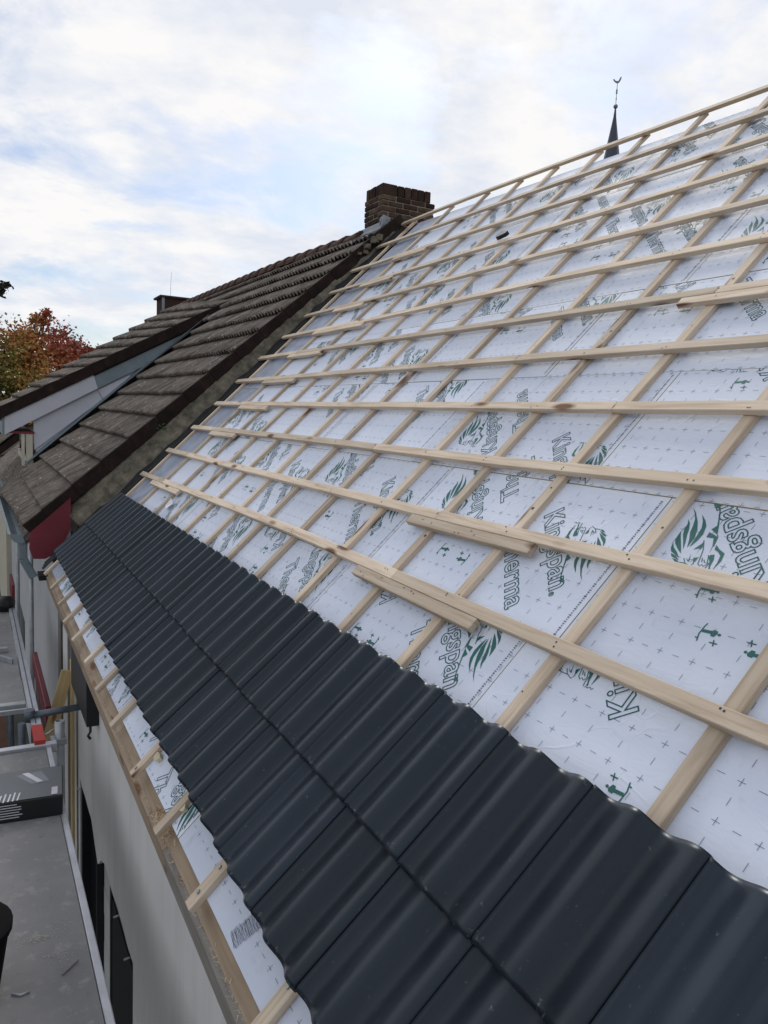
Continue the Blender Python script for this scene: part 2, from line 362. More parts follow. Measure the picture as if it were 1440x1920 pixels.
# ================================================================== THE HOUSE
V0, V1 = -1.83, 6.46
house = empty('house', (0, 2.3, 0), 'house being re-roofed, white insulation boards under pine battens, two rows of black tiles', 'house')
XW = -3.44
# shell: party and gable walls, back slope, deck
prism('gable_wall', [(XW + .02, V0 + .02, 0), (3.5, V0 + .02, 0), (3.5, V0 + .02, 3.55), (-0.02, V0 + .02, 6.95), (XW + .02, V0 + .02, 3.55)], (0, 0.2, 0), 'wall', house)
prism('roof_deck', [rw(-4.93, V0 + .01, -0.17), rw(0.0, V0 + .01, -0.17), rw(0.0, V1, -0.17), rw(-4.93, V1, -0.17)], -ND * 0.05, 'old_wood', house)
prism('back_slope', [(0.03, V0 + .01, 7.06), (3.75, V0 + .01, 3.4), (3.75, 6.44, 3.4), (0.03, 6.44, 7.06)], (-0.05, 0, -0.09), 'oldtile', house)
box('back_wall', 3.3, 3.5, V0 + .25, 6.44, 0, 3.6, 'wall', house)

# ---- insulation boards with their print
SEAM_U = [-0.10, -0.705, -1.315, -1.92, -2.535, -3.145, -3.755, -4.36, -4.948]
def text_outline(body, size, off=0.0, bev=0.0019):
    cu = bpy.data.curves.new('t', 'FONT'); cu.body = body; cu.size = size; cu.fill_mode = 'NONE'
    cu.bevel_depth = bev; cu.bevel_resolution = 0; cu.resolution_u = 3; cu.offset = off; cu.space_character = 1.04
    o = bpy.data.objects.new('t', cu); col.objects.link(o)
    dg = bpy.context.evaluated_depsgraph_get(); me = o.evaluated_get(dg).to_mesh()
    V = [v.co.copy() for v in me.vertices]; F = [tuple(p.vertices) for p in me.polygons]
    o.evaluated_get(dg).to_mesh_clear(); bpy.data.objects.remove(o); bpy.data.curves.remove(cu)
    x0 = min(v.x for v in V)
    return [(v.x - x0, v.y, v.z * 0.25) for v in V], F
def ribbon(pts, wd, closed=False):
    V, F = [], []
    n = len(pts)
    for i, p in enumerate(pts):
        a = pts[(i - 1) % n] if (closed or i) else p; b = pts[(i + 1) % n] if (closed or i < n - 1) else p
        d = Vector((b[0] - a[0], b[1] - a[1])); d = d.normalized() if d.length else Vector((1, 0)); q = Vector((-d.y, d.x)) * wd / 2
        V += [(p[0] + q.x, p[1] + q.y, 0), (p[0] - q.x, p[1] - q.y, 0)]
    for i in range(n if closed else n - 1):
        j = (i + 1) % n; F.append((2 * i, 2 * i + 1, 2 * j + 1, 2 * j))
    return V, F
LION_FILL = [[(0.4073,0.1092),(0.3818,0.1061),(0.3386,0.1095),(0.3064,0.1167),(0.2758,0.1307),(0.249,0.1584),(0.2783,0.146),(0.3059,0.1383),(0.3299,0.1245),(0.353,0.1142),(0.3805,0.1098)],
 [(0.3604,0.0917),(0.3283,0.0886),(0.3044,0.0914),(0.2777,0.1059),(0.2595,0.1273),(0.2469,0.1521),(0.2815,0.1229),(0.3057,0.1045),(0.3297,0.0962)],
 [(0.3653,0.1314),(0.3455,0.1311),(0.3235,0.1372),(0.2982,0.1489),(0.2719,0.1585),(0.2474,0.1699),(0.2787,0.1635),(0.3079,0.1585),(0.3315,0.1494),(0.346,0.1374)],
 [(0.3276,0.1605),(0.3054,0.1658),(0.2662,0.172),(0.2352,0.1784),(0.2592,0.1835),(0.2853,0.1856),(0.3015,0.1826),(0.3158,0.1708)],
 [(0.2918,0.1902),(0.2719,0.1926),(0.2479,0.1878),(0.2194,0.1863),(0.2422,0.1956),(0.2604,0.2026),(0.2763,0.1998)],
 [(0.2525,0.204),(0.2362,0.1944),(0.2102,0.188),(0.2266,0.1984),(0.2393,0.2052)],
 [(0.2302,0.2046),(0.2195,0.1952),(0.2025,0.1894),(0.2143,0.2007)],
 [(0.3824,0.0488),(0.3694,0.036),(0.348,0.0408),(0.317,0.0499),(0.2809,0.0612),(0.2524,0.0719),(0.2834,0.0815),(0.2881,0.064),(0.3132,0.0552),(0.35,0.0436),(0.3673,0.0465)],
 [(0.2755,0.0887),(0.2447,0.0736),(0.2158,0.0907),(0.1899,0.1091),(0.217,0.0926),(0.244,0.0835),(0.2602,0.1007)],
 [(0.2141,0.0825),(0.1917,0.079),(0.1698,0.0703),(0.146,0.085),(0.1301,0.1072),(0.1257,0.1134),(0.1457,0.0955),(0.1672,0.0823),(0.1851,0.0846),(0.1991,0.0911)],
 [(0.1847,0.1059),(0.1799,0.0953),(0.1621,0.1013),(0.144,0.1147),(0.1266,0.1205),(0.1301,0.1239),(0.1595,0.1134),(0.1781,0.1116)],
 [(0.2315,0.144),(0.2416,0.1156),(0.2497,0.109),(0.2284,0.1165),(0.2219,0.1283),(0.2115,0.1392),(0.2268,0.1252)],
 [(0.2117,0.1677),(0.1966,0.1651),(0.2192,0.1519),(0.1895,0.1643),(0.1984,0.1681)],
 [(0.1971,0.149),(0.1933,0.1342),(0.1902,0.1402),(0.1808,0.1497),(0.1876,0.1527)]]
LION_LINE = [[(0.2515,0.1091),(0.216,0.1187),(0.1877,0.1332),(0.1704,0.1432),(0.1594,0.1411),(0.1619,0.1342),(0.1524,0.1319),(0.1534,0.1253),(0.157,0.1203),(0.187,0.1097)],
 [(0.2122,0.1743),(0.1926,0.1753),(0.1725,0.1665),(0.1772,0.1547),(0.1907,0.1495)],
 [(0.2041,0.1891),(0.1913,0.176)],
 [(0.1566,0.1141),(0.1448,0.1271),(0.1326,0.1339)],
 [(0.1283,0.1264),(0.1209,0.1217),(0.122,0.1152),(0.1123,0.1121),(0.1139,0.1066)],
 [(0.2524,0.0719),(0.2435,0.0717),(0.2273,0.0817),(0.2128,0.0913)],
 [(0.1843,0.1274),(0.1707,0.1324)],
 [(0.1761,0.1248),(0.1638,0.1263)]]
MAN_FILL = [[(-0.0271,-0.0047),(-0.022,0.0079),(-0.0126,0.0076),(-0.0103,0.0017),(0.0146,0.0041),(0.017,-0.0048),(-0.0098,-0.0076),(-0.0111,-0.0117),(-0.0231,-0.0109)],
 [(-0.0285,-0),(-0.0277,-0.0031),(-0.0295,-0.0057),(-0.0331,-0.0062),(-0.0362,-0.0043),(-0.0371,-0.0012),(-0.0352,0.0014),(-0.0316,0.0018)]]
MAN_LINE = [[(-0.0425,0.0239),(-0.0206,0.0252)],
 [(-0.0359,0.033),(-0.0283,0.0153)],
 [(0.0114,0.0322),(0.0185,0.0104),(0.0169,-0.016),(0.0148,-0.0246)],
 [(0.0153,0.0231),(0.0224,0.023)]]
TXT = {}
def block_geo():
    """Kingspan / Therma lettering and lion, in the lettering's own frame (x along the text, y up)"""
    G = []   # (verts, faces, material index)
    V, F = text_outline('Kingspan', 0.108, 0.0016); G.append((V, F, 0)); TXT['len'] = max(v[0] for v in V)
    V, F = text_outline('Therma', 0.108, 0.0016); G.append(([(x + 0.045, y - 0.158, z) for x, y, z in V], F, 0))
    V, F = text_outline('\u00ae', 0.025, 0, 0.0006); G.append(([(x + TXT['len'] + .004, y - 0.004, z) for x, y, z in V], F, 0))
    for poly in LION_FILL:
        q = [p for p in poly]; G.append(([(x, y, 0) for x, y in q], [tuple(range(len(q)))], 1))
    for ln in LION_LINE:
        V, F = ribbon([p for p in ln], 0.0026); G.append((V, F, 1))
    return G
BLOCK = block_geo()
def man_geo():
    G = []
    for poly in MAN_FILL: q = list(poly); G.append(([(x, y, 0) for x, y in q], [tuple(range(len(q)))], 1))
    for ln in MAN_LINE: V, F = ribbon(list(ln), 0.0036); G.append((V, F, 1))
    return G
MAN = man_geo()
S2 = math.sqrt(0.5)
def add_print(bm, G, ou, ov, d, up, flip=1):
    for V, F, mi in G:
        vs = [bm.verts.new((ov + x * d[1] + y * up[1], ou + x * d[0] + y * up[0], z)) for x, y, z in V]
        for f in F:
            try: q = bm.faces.new([vs[i] for i in f]); q.material_index = mi
            except ValueError: pass
def board(u0, u1, v0, v1, shift, near, grey=False, tops=None, bare=False):
    dn = random.uniform(-0.0012, 0.0012); gp = 0.0022
    c = rw((u0 + u1) / 2, (v0 + v1) / 2, -0.048 + dn)
    a, b = (v1 - v0) / 2 - gp, (u1 - u0) / 2 - gp
    M = Matrix((VD, UD, -ND)).transposed()  # x along v, y up slope, z inwards
    M4 = M.to_4x4(); M4.translation = c
    t0, t1 = tops or (0, 0)
    V = [(-a, -b, 0), (a, -b, 0), (a, b + t1, 0), (-a, b + t0, 0), (-a, -b, .1), (a, -b, .1), (a, b + t1, .1), (-a, b + t0, .1)]
    me = mesh('insulation_board', V, BOXF, ['grey_foil' if grey else 'foil', 'foam'])
    for p in me.polygons: p.material_index = 0 if abs(p.normal.z) > .5 else 1
    o = place(bpy.data.objects.new('insulation_board', me), M4, house)
    if grey: return
    # print
    bm = bmesh.new()
    for (du, dvv, sg) in ((0.142, -0.156, 1), (0.067, 0.14, -1)):
        if bare and sg > 0: continue
        d = (-S2 * sg, -S2 * sg); up = (S2 * sg, -S2 * sg)
        for sh in ((0, 0),):
            uu, vv = du + shift[0] + sh[0], dvv + shift[1]
            add_print(bm, BLOCK, uu, vv, d, up)
        for (mu, mv) in (((-.25, .36), (-.13, .44)) if sg > 0 else ((.193, .086),)): add_print(bm, MAN, du + shift[0] + mu * sg, dvv + shift[1] + mv * sg, (0, sg), (-sg, 0))
    # faint ruled grid: crosses every 10 cm, dashes between
    ou, ov = shift[2], shift[3]
    G = []
    if near and v0 < 3.6:
        for i in range(-8, 9):
            for j in range(-5, 6):
                x, y = i * 0.098 + ov, j * 0.098 + ou
                if abs(x) > a or abs(y) > b: continue
                for (px, py, wx, wy) in ((x, y, .010, .0006), (x, y, .0006, .010), (x + .049, y, .010, .0006), (x, y + .049, .0006, .010)):
                    G.append((px, py, wx, wy))
        # the maker's small print along the end of the board
        for k in range(70):
            y = -b + .02 + k * 0.0083
            if y < b - .02: G.append((-a + .022, y, .0022 + .0012 * ((k * 7) % 3), random.uniform(.0016, .0032)))
    for (px, py, wx, wy) in G:
        q = bm.faces.new([bm.verts.new((px + sx * wx, py + sy * wy, -0.0001)) for sx, sy in ((-1, -1), (1, -1), (1, 1), (-1, 1))]); q.material_index = 2
    for co, no in (((a, 0, 0), (1, 0, 0)), ((-a, 0, 0), (-1, 0, 0)), ((0, b, 0), (0, 1, 0)), ((0, -b, 0), (0, -1, 0))):
        bmesh.ops.bisect_plane(bm, geom=bm.verts[:] + bm.edges[:] + bm.faces[:], plane_co=co, plane_no=no, clear_outer=True)
    me2 = bpy.data.meshes.new('printed_marking'); bm.to_mesh(me2); bm.free()
    for m in ('teal', 'green', 'greyprint'): me2.materials.append(MATS[m])
    M5 = M4.copy(); M5.translation = c + ND * 0.0009
    kind(place(bpy.data.objects.new('printed_marking', me2), M5, o), 'stuff')
def TOPU(v): return -.17 if v < 1.5 else -.17 + (v - 1.5) * .07
rowoff = [0.30, 0.75, 0.15, 0.52, 0.95, 0.567, 0.665, 0.20]
for r_ in range(8):
    u1, u0 = SEAM_U[r_], SEAM_U[r_ + 1]
    cuts = [V0] + [rowoff[r_] + 1.2 * k for k in range(-2, 6) if V0 + .15 < rowoff[r_] + 1.2 * k < 5.3] + [5.57, 6.24]
    for k, (a, b) in enumerate(zip(cuts[:-1], cuts[1:])):
        rs = random.Random(r_ * 50 + k)
        sh = (0, 0) if r_ == 5 else (.167, -.01) if r_ == 6 else (rs.choice([-.24, -.12, 0.1, .22]), rs.uniform(-.1, .1))
        mid = rowoff[r_] + 0.6 + 1.2 * math.floor(((a + b) / 2 - rowoff[r_]) / 1.2)
        board(u0, u1, a, b, (sh[0], sh[1] + mid - (a + b) / 2, rs.uniform(-.03, .03), rs.uniform(-.03, .03)), True, a > 5.5, (TOPU(a) + .10, TOPU(b) + .10) if r_ == 0 else None, r_ == 6 and a < 0)

# ---- counter battens up the slope
BT = [[(-0.10, -1.8), (-0.03, 2.03), (0.10, 3.99), (0.165, 5.3), (0.187, 6.62)],
 [(-0.45, -1.8), (-0.391, 1.82), (-0.305, 3.62), (-0.268, 5.2), (-0.235, 6.62)],
 [(-0.80, -1.8), (-0.741, 1.62), (-0.70, 3.4), (-0.680, 5.18), (-0.665, 6.60)],
 [(-1.06, -1.8), (-1.049, 1.44), (-1.055, 3.0), (-1.065, 5.1), (-1.06, 6.52)],
 [(-1.45, -1.8), (-1.425, 1.22), (-1.41, 2.8), (-1.44, 5.1), (-1.44, 6.52)],
 [(-1.77, -1.8), (-1.758, 1.03), (-1.735, 2.2), (-1.79, 4.55), (-1.79, 6.50)],
 [(-2.12, -1.8), (-2.112, 1.26), (-2.115, 2.5), (-2.113, 4.33), (-2.12, 6.52)],
 [(-2.46, -1.8), (-2.458, 0.63), (-2.457, 1.69), (-2.465, 3.2), (-2.48, 6.45)],
 [(-2.79, -1.8), (-2.795, 0.43), (-2.805, 1.38), (-2.813, 3.7), (-2.812, 6.36)],
 [(-3.11, -1.8), (-3.12, 0.24), (-3.14, 1.4), (-3.138, 3.64), (-3.153, 6.28)],
 [(-3.45, -1.8), (-3.45, 0.2), (-3.462, 1.2), (-3.472, 3.6), (-3.475, 6.30)],
 [(-3.78, -1.8), (-3.792, 0.0), (-3.785, 0.85), (-3.763, 2.5), (-3.767, 3.33), (-3.80, 6.31)]]
CB = [(6.10, 6.36), (5.50, 5.62), (4.93, 5.00), (4.46, 4.49), (3.99, 4.01), (3.475, 3.49), (3.01, 3.02), (2.515, 2.52), (1.985, 1.985), (1.52, 1.515), (1.066, 1.06), (0.515, 0.49), (-0.012, -0.02), (-0.56, -0.56), (-1.1, -1.1), (-1.6, -1.6)]
cbj = random.Random(3)
for (vb, vt) in CB:
    end = -5.005 + cbj.uniform(-.012, .012)
    rbar('counter_batten', [(end, vb), (-2.5, (vb + vt) / 2 + cbj.uniform(-.004, .004)), (lerp_line(BT[0], vt) + .035, vt)], 'u', -0.023, 0.023, -0.0485, -0.0255, 'pine', house)
# ---- tile battens along the eave
def cut(line, a, b):
    pts = [(lerp_line(line, a), a)] + [p for p in line if a + .05 < p[1] < b - .05] + [(lerp_line(line, b), b)]
    return pts
JOINT = {0: [3.02], 1: [5.62], 2: [2.5, 5.62], 3: [3.9, 5.62], 4: [4.0, 5.62], 5: [5.62], 6: [1.06, 5.5], 7: [1.985, 5.5], 8: [1.066, 5.5], 9: [2.515, 5.5], 10: [1.50, 5.5], 11: [1.44, 5.4]}
for k, line in enumerate(BT):
    ends = [-1.8] + sorted(JOINT[k]) + [line[-1][1]]
    for a, b in zip(ends[:-1], ends[1:]):
        st = 0.0
        rbar('batten', cut(line, a + .001, b - .001), 'v', 0.0 + st, 0.046 + st, -0.0245, 0.0, 'pine', house)
for uu in (-4.135, -4.48, -4.74):
    rbar('batten', [(uu - .02, -1.8), (uu - .02, 6.3)], 'v', 0, 0.046, -0.0245, 0.0, 'pine', house)
SPL = [(11, 0.86, 1.72), (10, 0.885, 1.675), (6, -1.0, 1.215), (11, 4.79, 5.72), (9, 4.86, 5.54), (8, 4.78, 5.49), (7, 4.83, 5.57), (6, 4.87, 5.63), (5, 4.60, 5.62), (4, 5.12, 5.73), (3, 5.09, 5.73), (2, 5.0, 5.6)]
for (k, a, b) in SPL:
    ln = cut(BT[k], a, b)
    rbar('splice_batten', ln, 'v', -0.047, -0.0015, -0.0245, -0.0006, 'pine', house)
# nails, joined: far too small to pick apart
bm = bmesh.new(); rn = random.Random(5)
def disc(bm, p, r, m):
    vs = [bm.verts.new(p + UD * (r * math.cos(q)) + VD * (r * math.sin(q))) for q in [i * math.pi / 3 for i in range(6)]]
    bm.faces.new(vs).material_index = m
for k, line in enumerate(BT):
    for (vb, vt) in CB:
        if vb < -1.2: continue
        u = lerp_line(line, vb); vv = vb + (vt - vb) * (u + 5) / 5
        for q in range(2):
            disc(bm, rw(u + rn.uniform(.008, .038), vv + rn.uniform(-.018, .018), 0.0008), 0.0035, 0)
for (vb, vt) in CB:
    for q in range(9):
        u = rn.uniform(-4.98, -0.2)
        disc(bm, rw(u, vb + (vt - vb) * (u + 5) / 5 + rn.uniform(-.015, .015), -0.0247), rn.choice([.003, .0045, .007]), 0)
for (k, a, b) in SPL:
    for q in range(6):
        v = rn.uniform(a + .05, b - .05); disc(bm, rw(lerp_line(BT[k], v) - rn.uniform(.008, .04), v, 0.0006), .0035, 0)
me = bpy.data.meshes.new('nail_heads'); bm.to_mesh(me); bm.free(); me.materials.append(MATS['nail'])
kind(place(bpy.data.objects.new('nail_heads', me), Matrix.Identity(4), house), 'stuff')
# screws in the counter batten ends
for v, u in ((0.515, -4.85), (1.066, -4.86), (1.066, -4.95), (1.985, -4.97)):
    c = rw(u, v, -0.0245); V, F = tube_geo([c, c + ND * 0.004], 0.007, 8); mk('screw', V, F, 'screw', house)

# ---- roof tiles: two courses of double roll concrete tiles
TW, TL = 0.30, 0.412
def tile_mesh(name, mat, wdt, ln, waves, amp, th, npw=10, taper=0.0, lip=0.003, shift_=0.5, fall=0.0):
    n = waves * npw; prof = []
    for i in range(n + 1):
        x = -wdt / 2 + 0.001 + (wdt - 0.002) * i / n
        f_ = (waves * i / n - shift_) % 1.0
        if fall: q_ = f_ / fall * .5 if f_ < fall else .5 + (f_ - fall) / (1 - fall) * .5; q_ = q_ * .8 + f_ * .2
        else: q_ = f_
        h = amp * (math.cos(2 * math.pi * q_) + 0.1)
        h += lip * max(0.0, (i - n + 2) / 2.0)
        prof.append((x, h))
    ys = [-ln / 2, -ln / 2 + 0.012, 0.0, ln / 2 - .012, ln / 2]
    V, F = [], []; m = n + 1
    for j, y in enumerate(ys):
        dr = -0.005 if j == 0 else 0
        tp = 1 - taper * min(1, max(0, (y + ln / 2) / ln * 1.25))
        for (x, h) in prof: V.append((x, y, h * tp + dr))
    base = len(V)
    for y, tp in ((ys[0], 1), (ys[-1], 1 - taper)):
        for (x, h) in prof: V.append((x, y, h * tp - th))
    for j in range(len(ys) - 1):
        for i in range(n): F.append((j * m + i, j * m + i + 1, (j + 1) * m + i + 1, (j + 1) * m + i))
    top = (len(ys) - 1) * m
    for i in range(n):
        F.append((base + i, base + m + i, base + m + i + 1, base + i + 1))
        F.append((i, base + i, base + i + 1, i + 1)); F.append((top + i, top + i + 1, base + m + i + 1, base + m + i))
    F.append((0, m, 2 * m, 3 * m, 4 * m, base + m, base)); F.append((n, base + n, base + m + n, 4 * m + n, 3 * m + n, 2 * m + n, m + n))
    me = mesh(name, V, F, mat, False)
    ny = len(ys)
    for p in me.polygons: p.use_smooth = all(i < ny * m for i in p.vertices) and abs(p.normal.z) > 0.3
    return me
TM = tile_mesh('roof_tile', 'tile', TW, TL, 2, 0.0185, 0.014, 20, shift_=0.87, lip=0.0, fall=0.30)
tj = random.Random(11)
def put_tile(un, v, n_nose, n_head):
    a, b = rw(un, v, n_nose), rw(un + TL, v, n_head)
    y = (b - a).normalized(); x = VD * 1.0; z = x.cross(y).normalized()
    if z.dot(ND) < 0: x = -x; z = -z
    M = Matrix((x, y, z)).transposed().to_4x4(); M.translation = (a + b) / 2 + VD * tj.uniform(-.001, .001) + ND * tj.uniform(-.0012, .0012) + UD * tj.uniform(-.003, .003)
    M = M @ Matrix.Rotation(tj.uniform(-.004, .004), 4, 'Z') @ Matrix.Rotation(tj.uniform(-.006, .006), 4, 'Y')
    place(bpy.data.objects.new('roof_tile', TM), M, house)
for k in range(-6, 20):
    v = 0.10 + TW * (k + .5)
    put_tile(-4.815, v, 0.058, 0.033)
    put_tile(-4.462, v, 0.058, 0.033)

# ---- eave timbers
EJ = [V0, 0.30, 2.55, 4.6, 6.4]
for a, b in zip(EJ[:-1], EJ[1:]):
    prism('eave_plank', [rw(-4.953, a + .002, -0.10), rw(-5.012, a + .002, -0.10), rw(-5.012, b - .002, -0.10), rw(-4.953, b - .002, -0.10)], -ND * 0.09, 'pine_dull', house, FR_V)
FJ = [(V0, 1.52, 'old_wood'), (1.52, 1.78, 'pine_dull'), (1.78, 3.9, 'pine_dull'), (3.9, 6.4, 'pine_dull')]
for a, b, m in FJ:
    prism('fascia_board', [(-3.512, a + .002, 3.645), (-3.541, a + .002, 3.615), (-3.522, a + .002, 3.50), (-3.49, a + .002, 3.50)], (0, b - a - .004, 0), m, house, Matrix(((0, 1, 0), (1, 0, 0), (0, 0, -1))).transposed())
# splinters along the cut plank edge
bm = bmesh.new(); rs = random.Random(2)
for i in range(900):
    v = rs.uniform(-0.2, 4.0); 
    if rs.random() > (0.9 if v < 1.0 else 0.45): continue
    p = rw(-5.012 + rs.uniform(-.012, .006), v, -0.10 + rs.uniform(-.01, .004)); d = Vector((rs.uniform(-1, .3), rs.uniform(-1, 1), rs.uniform(-.3, .6))).normalized()
    q = d.cross(Vector((0, 0, 1))).normalized() * rs.uniform(.0008, .002); L = rs.uniform(.006, .018)
    vs = [bm.verts.new(x) for x in (p - q, p + q, p + d * L + q * .4, p + d * L - q * .4)]; bm.faces.new(vs)
for i in range(260):
    v = 1.62 + rs.gauss(0, .06); p = rw(-4.985 + rs.uniform(-.03, .02), v, -0.095 + rs.uniform(0, .012)); d = Vector((rs.uniform(-1, 1), rs.uniform(-1, 1), rs.uniform(-.2, .5))).normalized()
    q = d.cross(Vector((0, 0, 1))).normalized() * rs.uniform(.001, .003); L = rs.uniform(.008, .024)
    vs = [bm.verts.new(x) for x in (p - q, p + q, p + d * L + q * .4, p + d * L - q * .4)]; bm.faces.new(vs)
me = bpy.data.meshes.new('wood_splinters'); bm.to_mesh(me); bm.free(); me.materials.append(MATS['fresh_chip'])
kind(place(bpy.data.objects.new('wood_splinters', me), Matrix.Identity(4), house), 'stuff')

# ---- street wall with the broken-out window openings
WB = XW + 0.28
def wallpiece(a, b, z0, z1, x0=XW, x1=WB, m='wall', nm='wall'): return box(nm, x0, x1, a, b, z0, z1, m, house)
wallpiece(V0 + .23, 2.62, 0, 3.60); wallpiece(4.78, 5.95, 0, 3.60)
# above the openings: render with a ragged lower edge
rp = [(XW, 2.62, 3.60), (XW, 4.78, 3.60), (XW, 4.78, 2.37)]
for i in range(1, 14):
    v = 4.78 - (4.78 - 2.62) * i / 14
    z = 2.37 + (0.0 if not 5 <= i <= 7 else (-0.10, -0.17, -0.06)[i - 5]) + random.uniform(-.012, .012)
    rp.append((XW, v, z))
rp.append((XW, 2.62, 2.37))
prism('wall', rp, (0.04, 0, 0), 'wall', house)
box('lintel', XW + .042, WB, 2.62, 4.78, 2.40, 3.60, 'block', house)
# block pier between the openings
for i in range(10):
    box('wall_block', XW + .05 + .002 * (i % 2), WB - .01, 3.42, 3.93, 2.395 - .2 * (i + 1) + .004, 2.395 - .2 * i, 'block', house)
for (a, b) in ((3.94, 4.77), (2.63, 3.41)):
    w_ = mk('window', [(XW + .11, a, 0.4), (XW + .14, a, 0.4), (XW + .14, b, 0.4), (XW + .11, b, 0.4), (XW + .11, a, 2.39), (XW + .14, a, 2.39), (XW + .14, b, 2.39), (XW + .11, b, 2.39)], BOXF, 'cavity', house)
    for (y0, y1, z0, z1) in ((a, a + .06, .4, 2.39), (b - .06, b, .4, 2.39), (a + .06, b - .06, 2.32, 2.39), (a + .06, b - .06, .4, .47)):
        box('window_frame', XW + .008, XW + .105, y0, y1, z0, z1, 'black_plastic', w_)
    box('window_pane', XW + .07, XW + .078, a + .06, b - .06, .47, 2.32, 'glass', w_)
    box('sill_wall', XW + .05, WB - .02, a, b, 0, 0.395, 'wall', house)
# black sliding leaf hung in front of the nearer opening
box('black_panel', XW + .005, XW + .045, 2.64, 3.30, 0.42, 2.30, 'black_plastic', house)
box('panel_handle', XW - .003, XW + .006, 2.83, 2.845, 1.65, 1.83, 'galv', house)
for v, z in ((2.72, 2.335), (3.05, 2.36), (4.70, 2.33)): tube('bracket_pin', [(XW + .03, v, z), (XW - .03, v - .012, z + .004)], .006, 'galv', house, 6)
# black housing under the eave
sb = box('shutter_housing', XW - .075, XW - .001, 3.78, 4.62, 3.18, 3.50, 'black_plastic', house, 0.004)
tube('hook', [(XW - .05, 3.80, 3.19), (XW - .05, 3.80, 3.14), (XW - .065, 3.79, 3.12), (XW - .05, 3.78, 3.10)], .009, 'black_plastic', sb, 6)
# party edge: bitumen strip, mortar fillet, black soaker at the eave
prism('bitumen_strip', [rw(-4.9, 6.245, -0.07), rw(0.1, 6.5, -0.07), rw(0.1, 6.66, -0.07), rw(-4.9, 6.57, -0.07)], ND * 0.03, 'bitumen', house)
# mortar bed on top of the party wall, ragged along the bitumen strip
V, F = [], []; mj = random.Random(9)
NS = 60
for i in range(NS + 1):
    u = -4.52 + 4.62 * i / NS; e1 = 6.45 + .03 * (u + 5)
    rag = mj.uniform(-.02, .02)
    V += [rw(u, e1 + rag, -0.075), rw(u, e1 + .012 + rag, -0.02 + mj.uniform(-.012, .012)), rw(u, e1 + .05, 0.02 + mj.uniform(-.012, .012)), rw(u, 6.66, 0.10 + mj.uniform(-.008, .008) + .08 * (-u) / 5), rw(u, 6.86, 0.075), rw(u, 6.86, -0.3)]
for i in range(NS):
    for k in range(5): F.append((i * 6 + k, i * 6 + k + 1, i * 6 + 7 + k, i * 6 + 6 + k))
F.append((5, 4, 3, 2, 1, 0))
mk('mortar_bed', V, F, 'mortar', house, smooth=True)
box('party_wall', -3.40, 3.4, 6.50, 6.58, 0, 3.5, 'mortar', house)
box('black_soaker', -3.60, -3.40, 6.30, 6.52, 3.585, 3.63, 'bitumen', house)
for i in range(3):
    prism('slipped_membrane', [rw(-5.0 + .02 * i, 6.2 + .05 * i, -.02), rw(-4.86, 6.2 + .05 * i, -.015), rw(-4.86, 6.24 + .05 * i, -.01), rw(-5.0 + .02 * i, 6.25 + .05 * i, -.012)], ND * .006, 'bitumen', house)
# lead / membrane lip lifted along the mortar
V, F = [], []
for i in range(41):
    u = -4.9 + 5.0 * i / 40; e1 = 6.42 + .03 * (u + 5) + mj.uniform(-.012, .012); h = mj.uniform(-.01, .025)
    V += [rw(u, e1 - .05, -.045), rw(u, e1, -.035 + h * .3), rw(u, e1 + .02, -.025 + h)]
for i in range(40):
    for k in range(2): F.append((i * 3 + k, i * 3 + k + 1, i * 3 + 4 + k, i * 3 + 3 + k))
mk('membrane_lip', V, F, 'bitumen', house)

# ================================================================== NEIGHBOUR
nb = empty('neighbour_house', (0, 11, 0), 'neighbouring house with weathered brown roof tiles, brick chimney, dormer and grey wall', 'house')
def lift(v):
    for (a, la), (b, lb) in zip(((6.0, 0), (6.65, 0), (10.6, .06), (15, .10)), ((6.65, 0), (10.6, .06), (15, .10), (30, .11))):
        if a <= v <= b: return la + (lb - la) * (v - a) / (b - a)
    return 0
TN = math.tan(R(41.616)); CN = math.cos(R(41.616))
def nsurf(s, v, n=0.0):
    x = -3.657 + s * CN; z = 4.048 + s * CN * TN + lift(v) * max(0, s) / 4.89
    nn = Vector((-math.sin(R(41.6)), 0, math.cos(R(41.6))))
    return Vector((x, v, z)) + nn * n
# slope under the tiles, back slope, walls
prism('roof_slope', [nsurf(-.12, 6.72, -.06), nsurf(4.86, 6.72, -.06), nsurf(4.86, 10.9, -.06), nsurf(4.86, 16.4, -.06), nsurf(-.12, 16.4, -.06), nsurf(-.12, 10.9, -.06)], (0.03, 0, -0.08), 'oldtile', nb)
prism('back_slope', [(0.05, 6.66, 7.24), (3.8, 6.66, 3.9), (3.8, 16.4, 3.9), (0.05, 16.4, 7.44)], (-.06, 0, -.08), 'oldtile', nb)
box('wall', -3.42, -3.2, 6.6, 16.4, 0, 3.84, 'nwall', nb)
prism('gable_wall', [(-3.19, 16.2, 0), (3.6, 16.2, 0), (3.6, 16.2, 3.9), (0, 16.2, 7.2), (-3.19, 16.2, 4.1)], (0, .2, 0), 'nwall', nb)
prism('party_wall', [(-3.19, 6.87, 0), (3.5, 6.87, 0), (3.5, 6.87, 3.8), (0.05, 6.87, 7.0), (-3.19, 6.87, 4.1)], (0, .15, 0), 'mortar', nb)
OT = tile_mesh('roof_tile', 'oldtile', 0.30, 0.42, 3, 0.021, 0.012, 8, lip=0.0, taper=0.8)
spots = []
GA = 0.347
nj = random.Random(21)
def tile_mat(a, b):
    y = (b - a).normalized(); x = Vector((0, -1, 0)); z = x.cross(y).normalized(); x = y.cross(z)
    M = Matrix((x, y, z)).transposed().to_4x4(); M.translation = (a + b) / 2; return M @ Matrix.Rotation(nj.uniform(-.012, .012), 4, 'Z') @ Matrix.Rotation(nj.uniform(-.012, .012), 4, 'Y')
nj = random.Random(21)
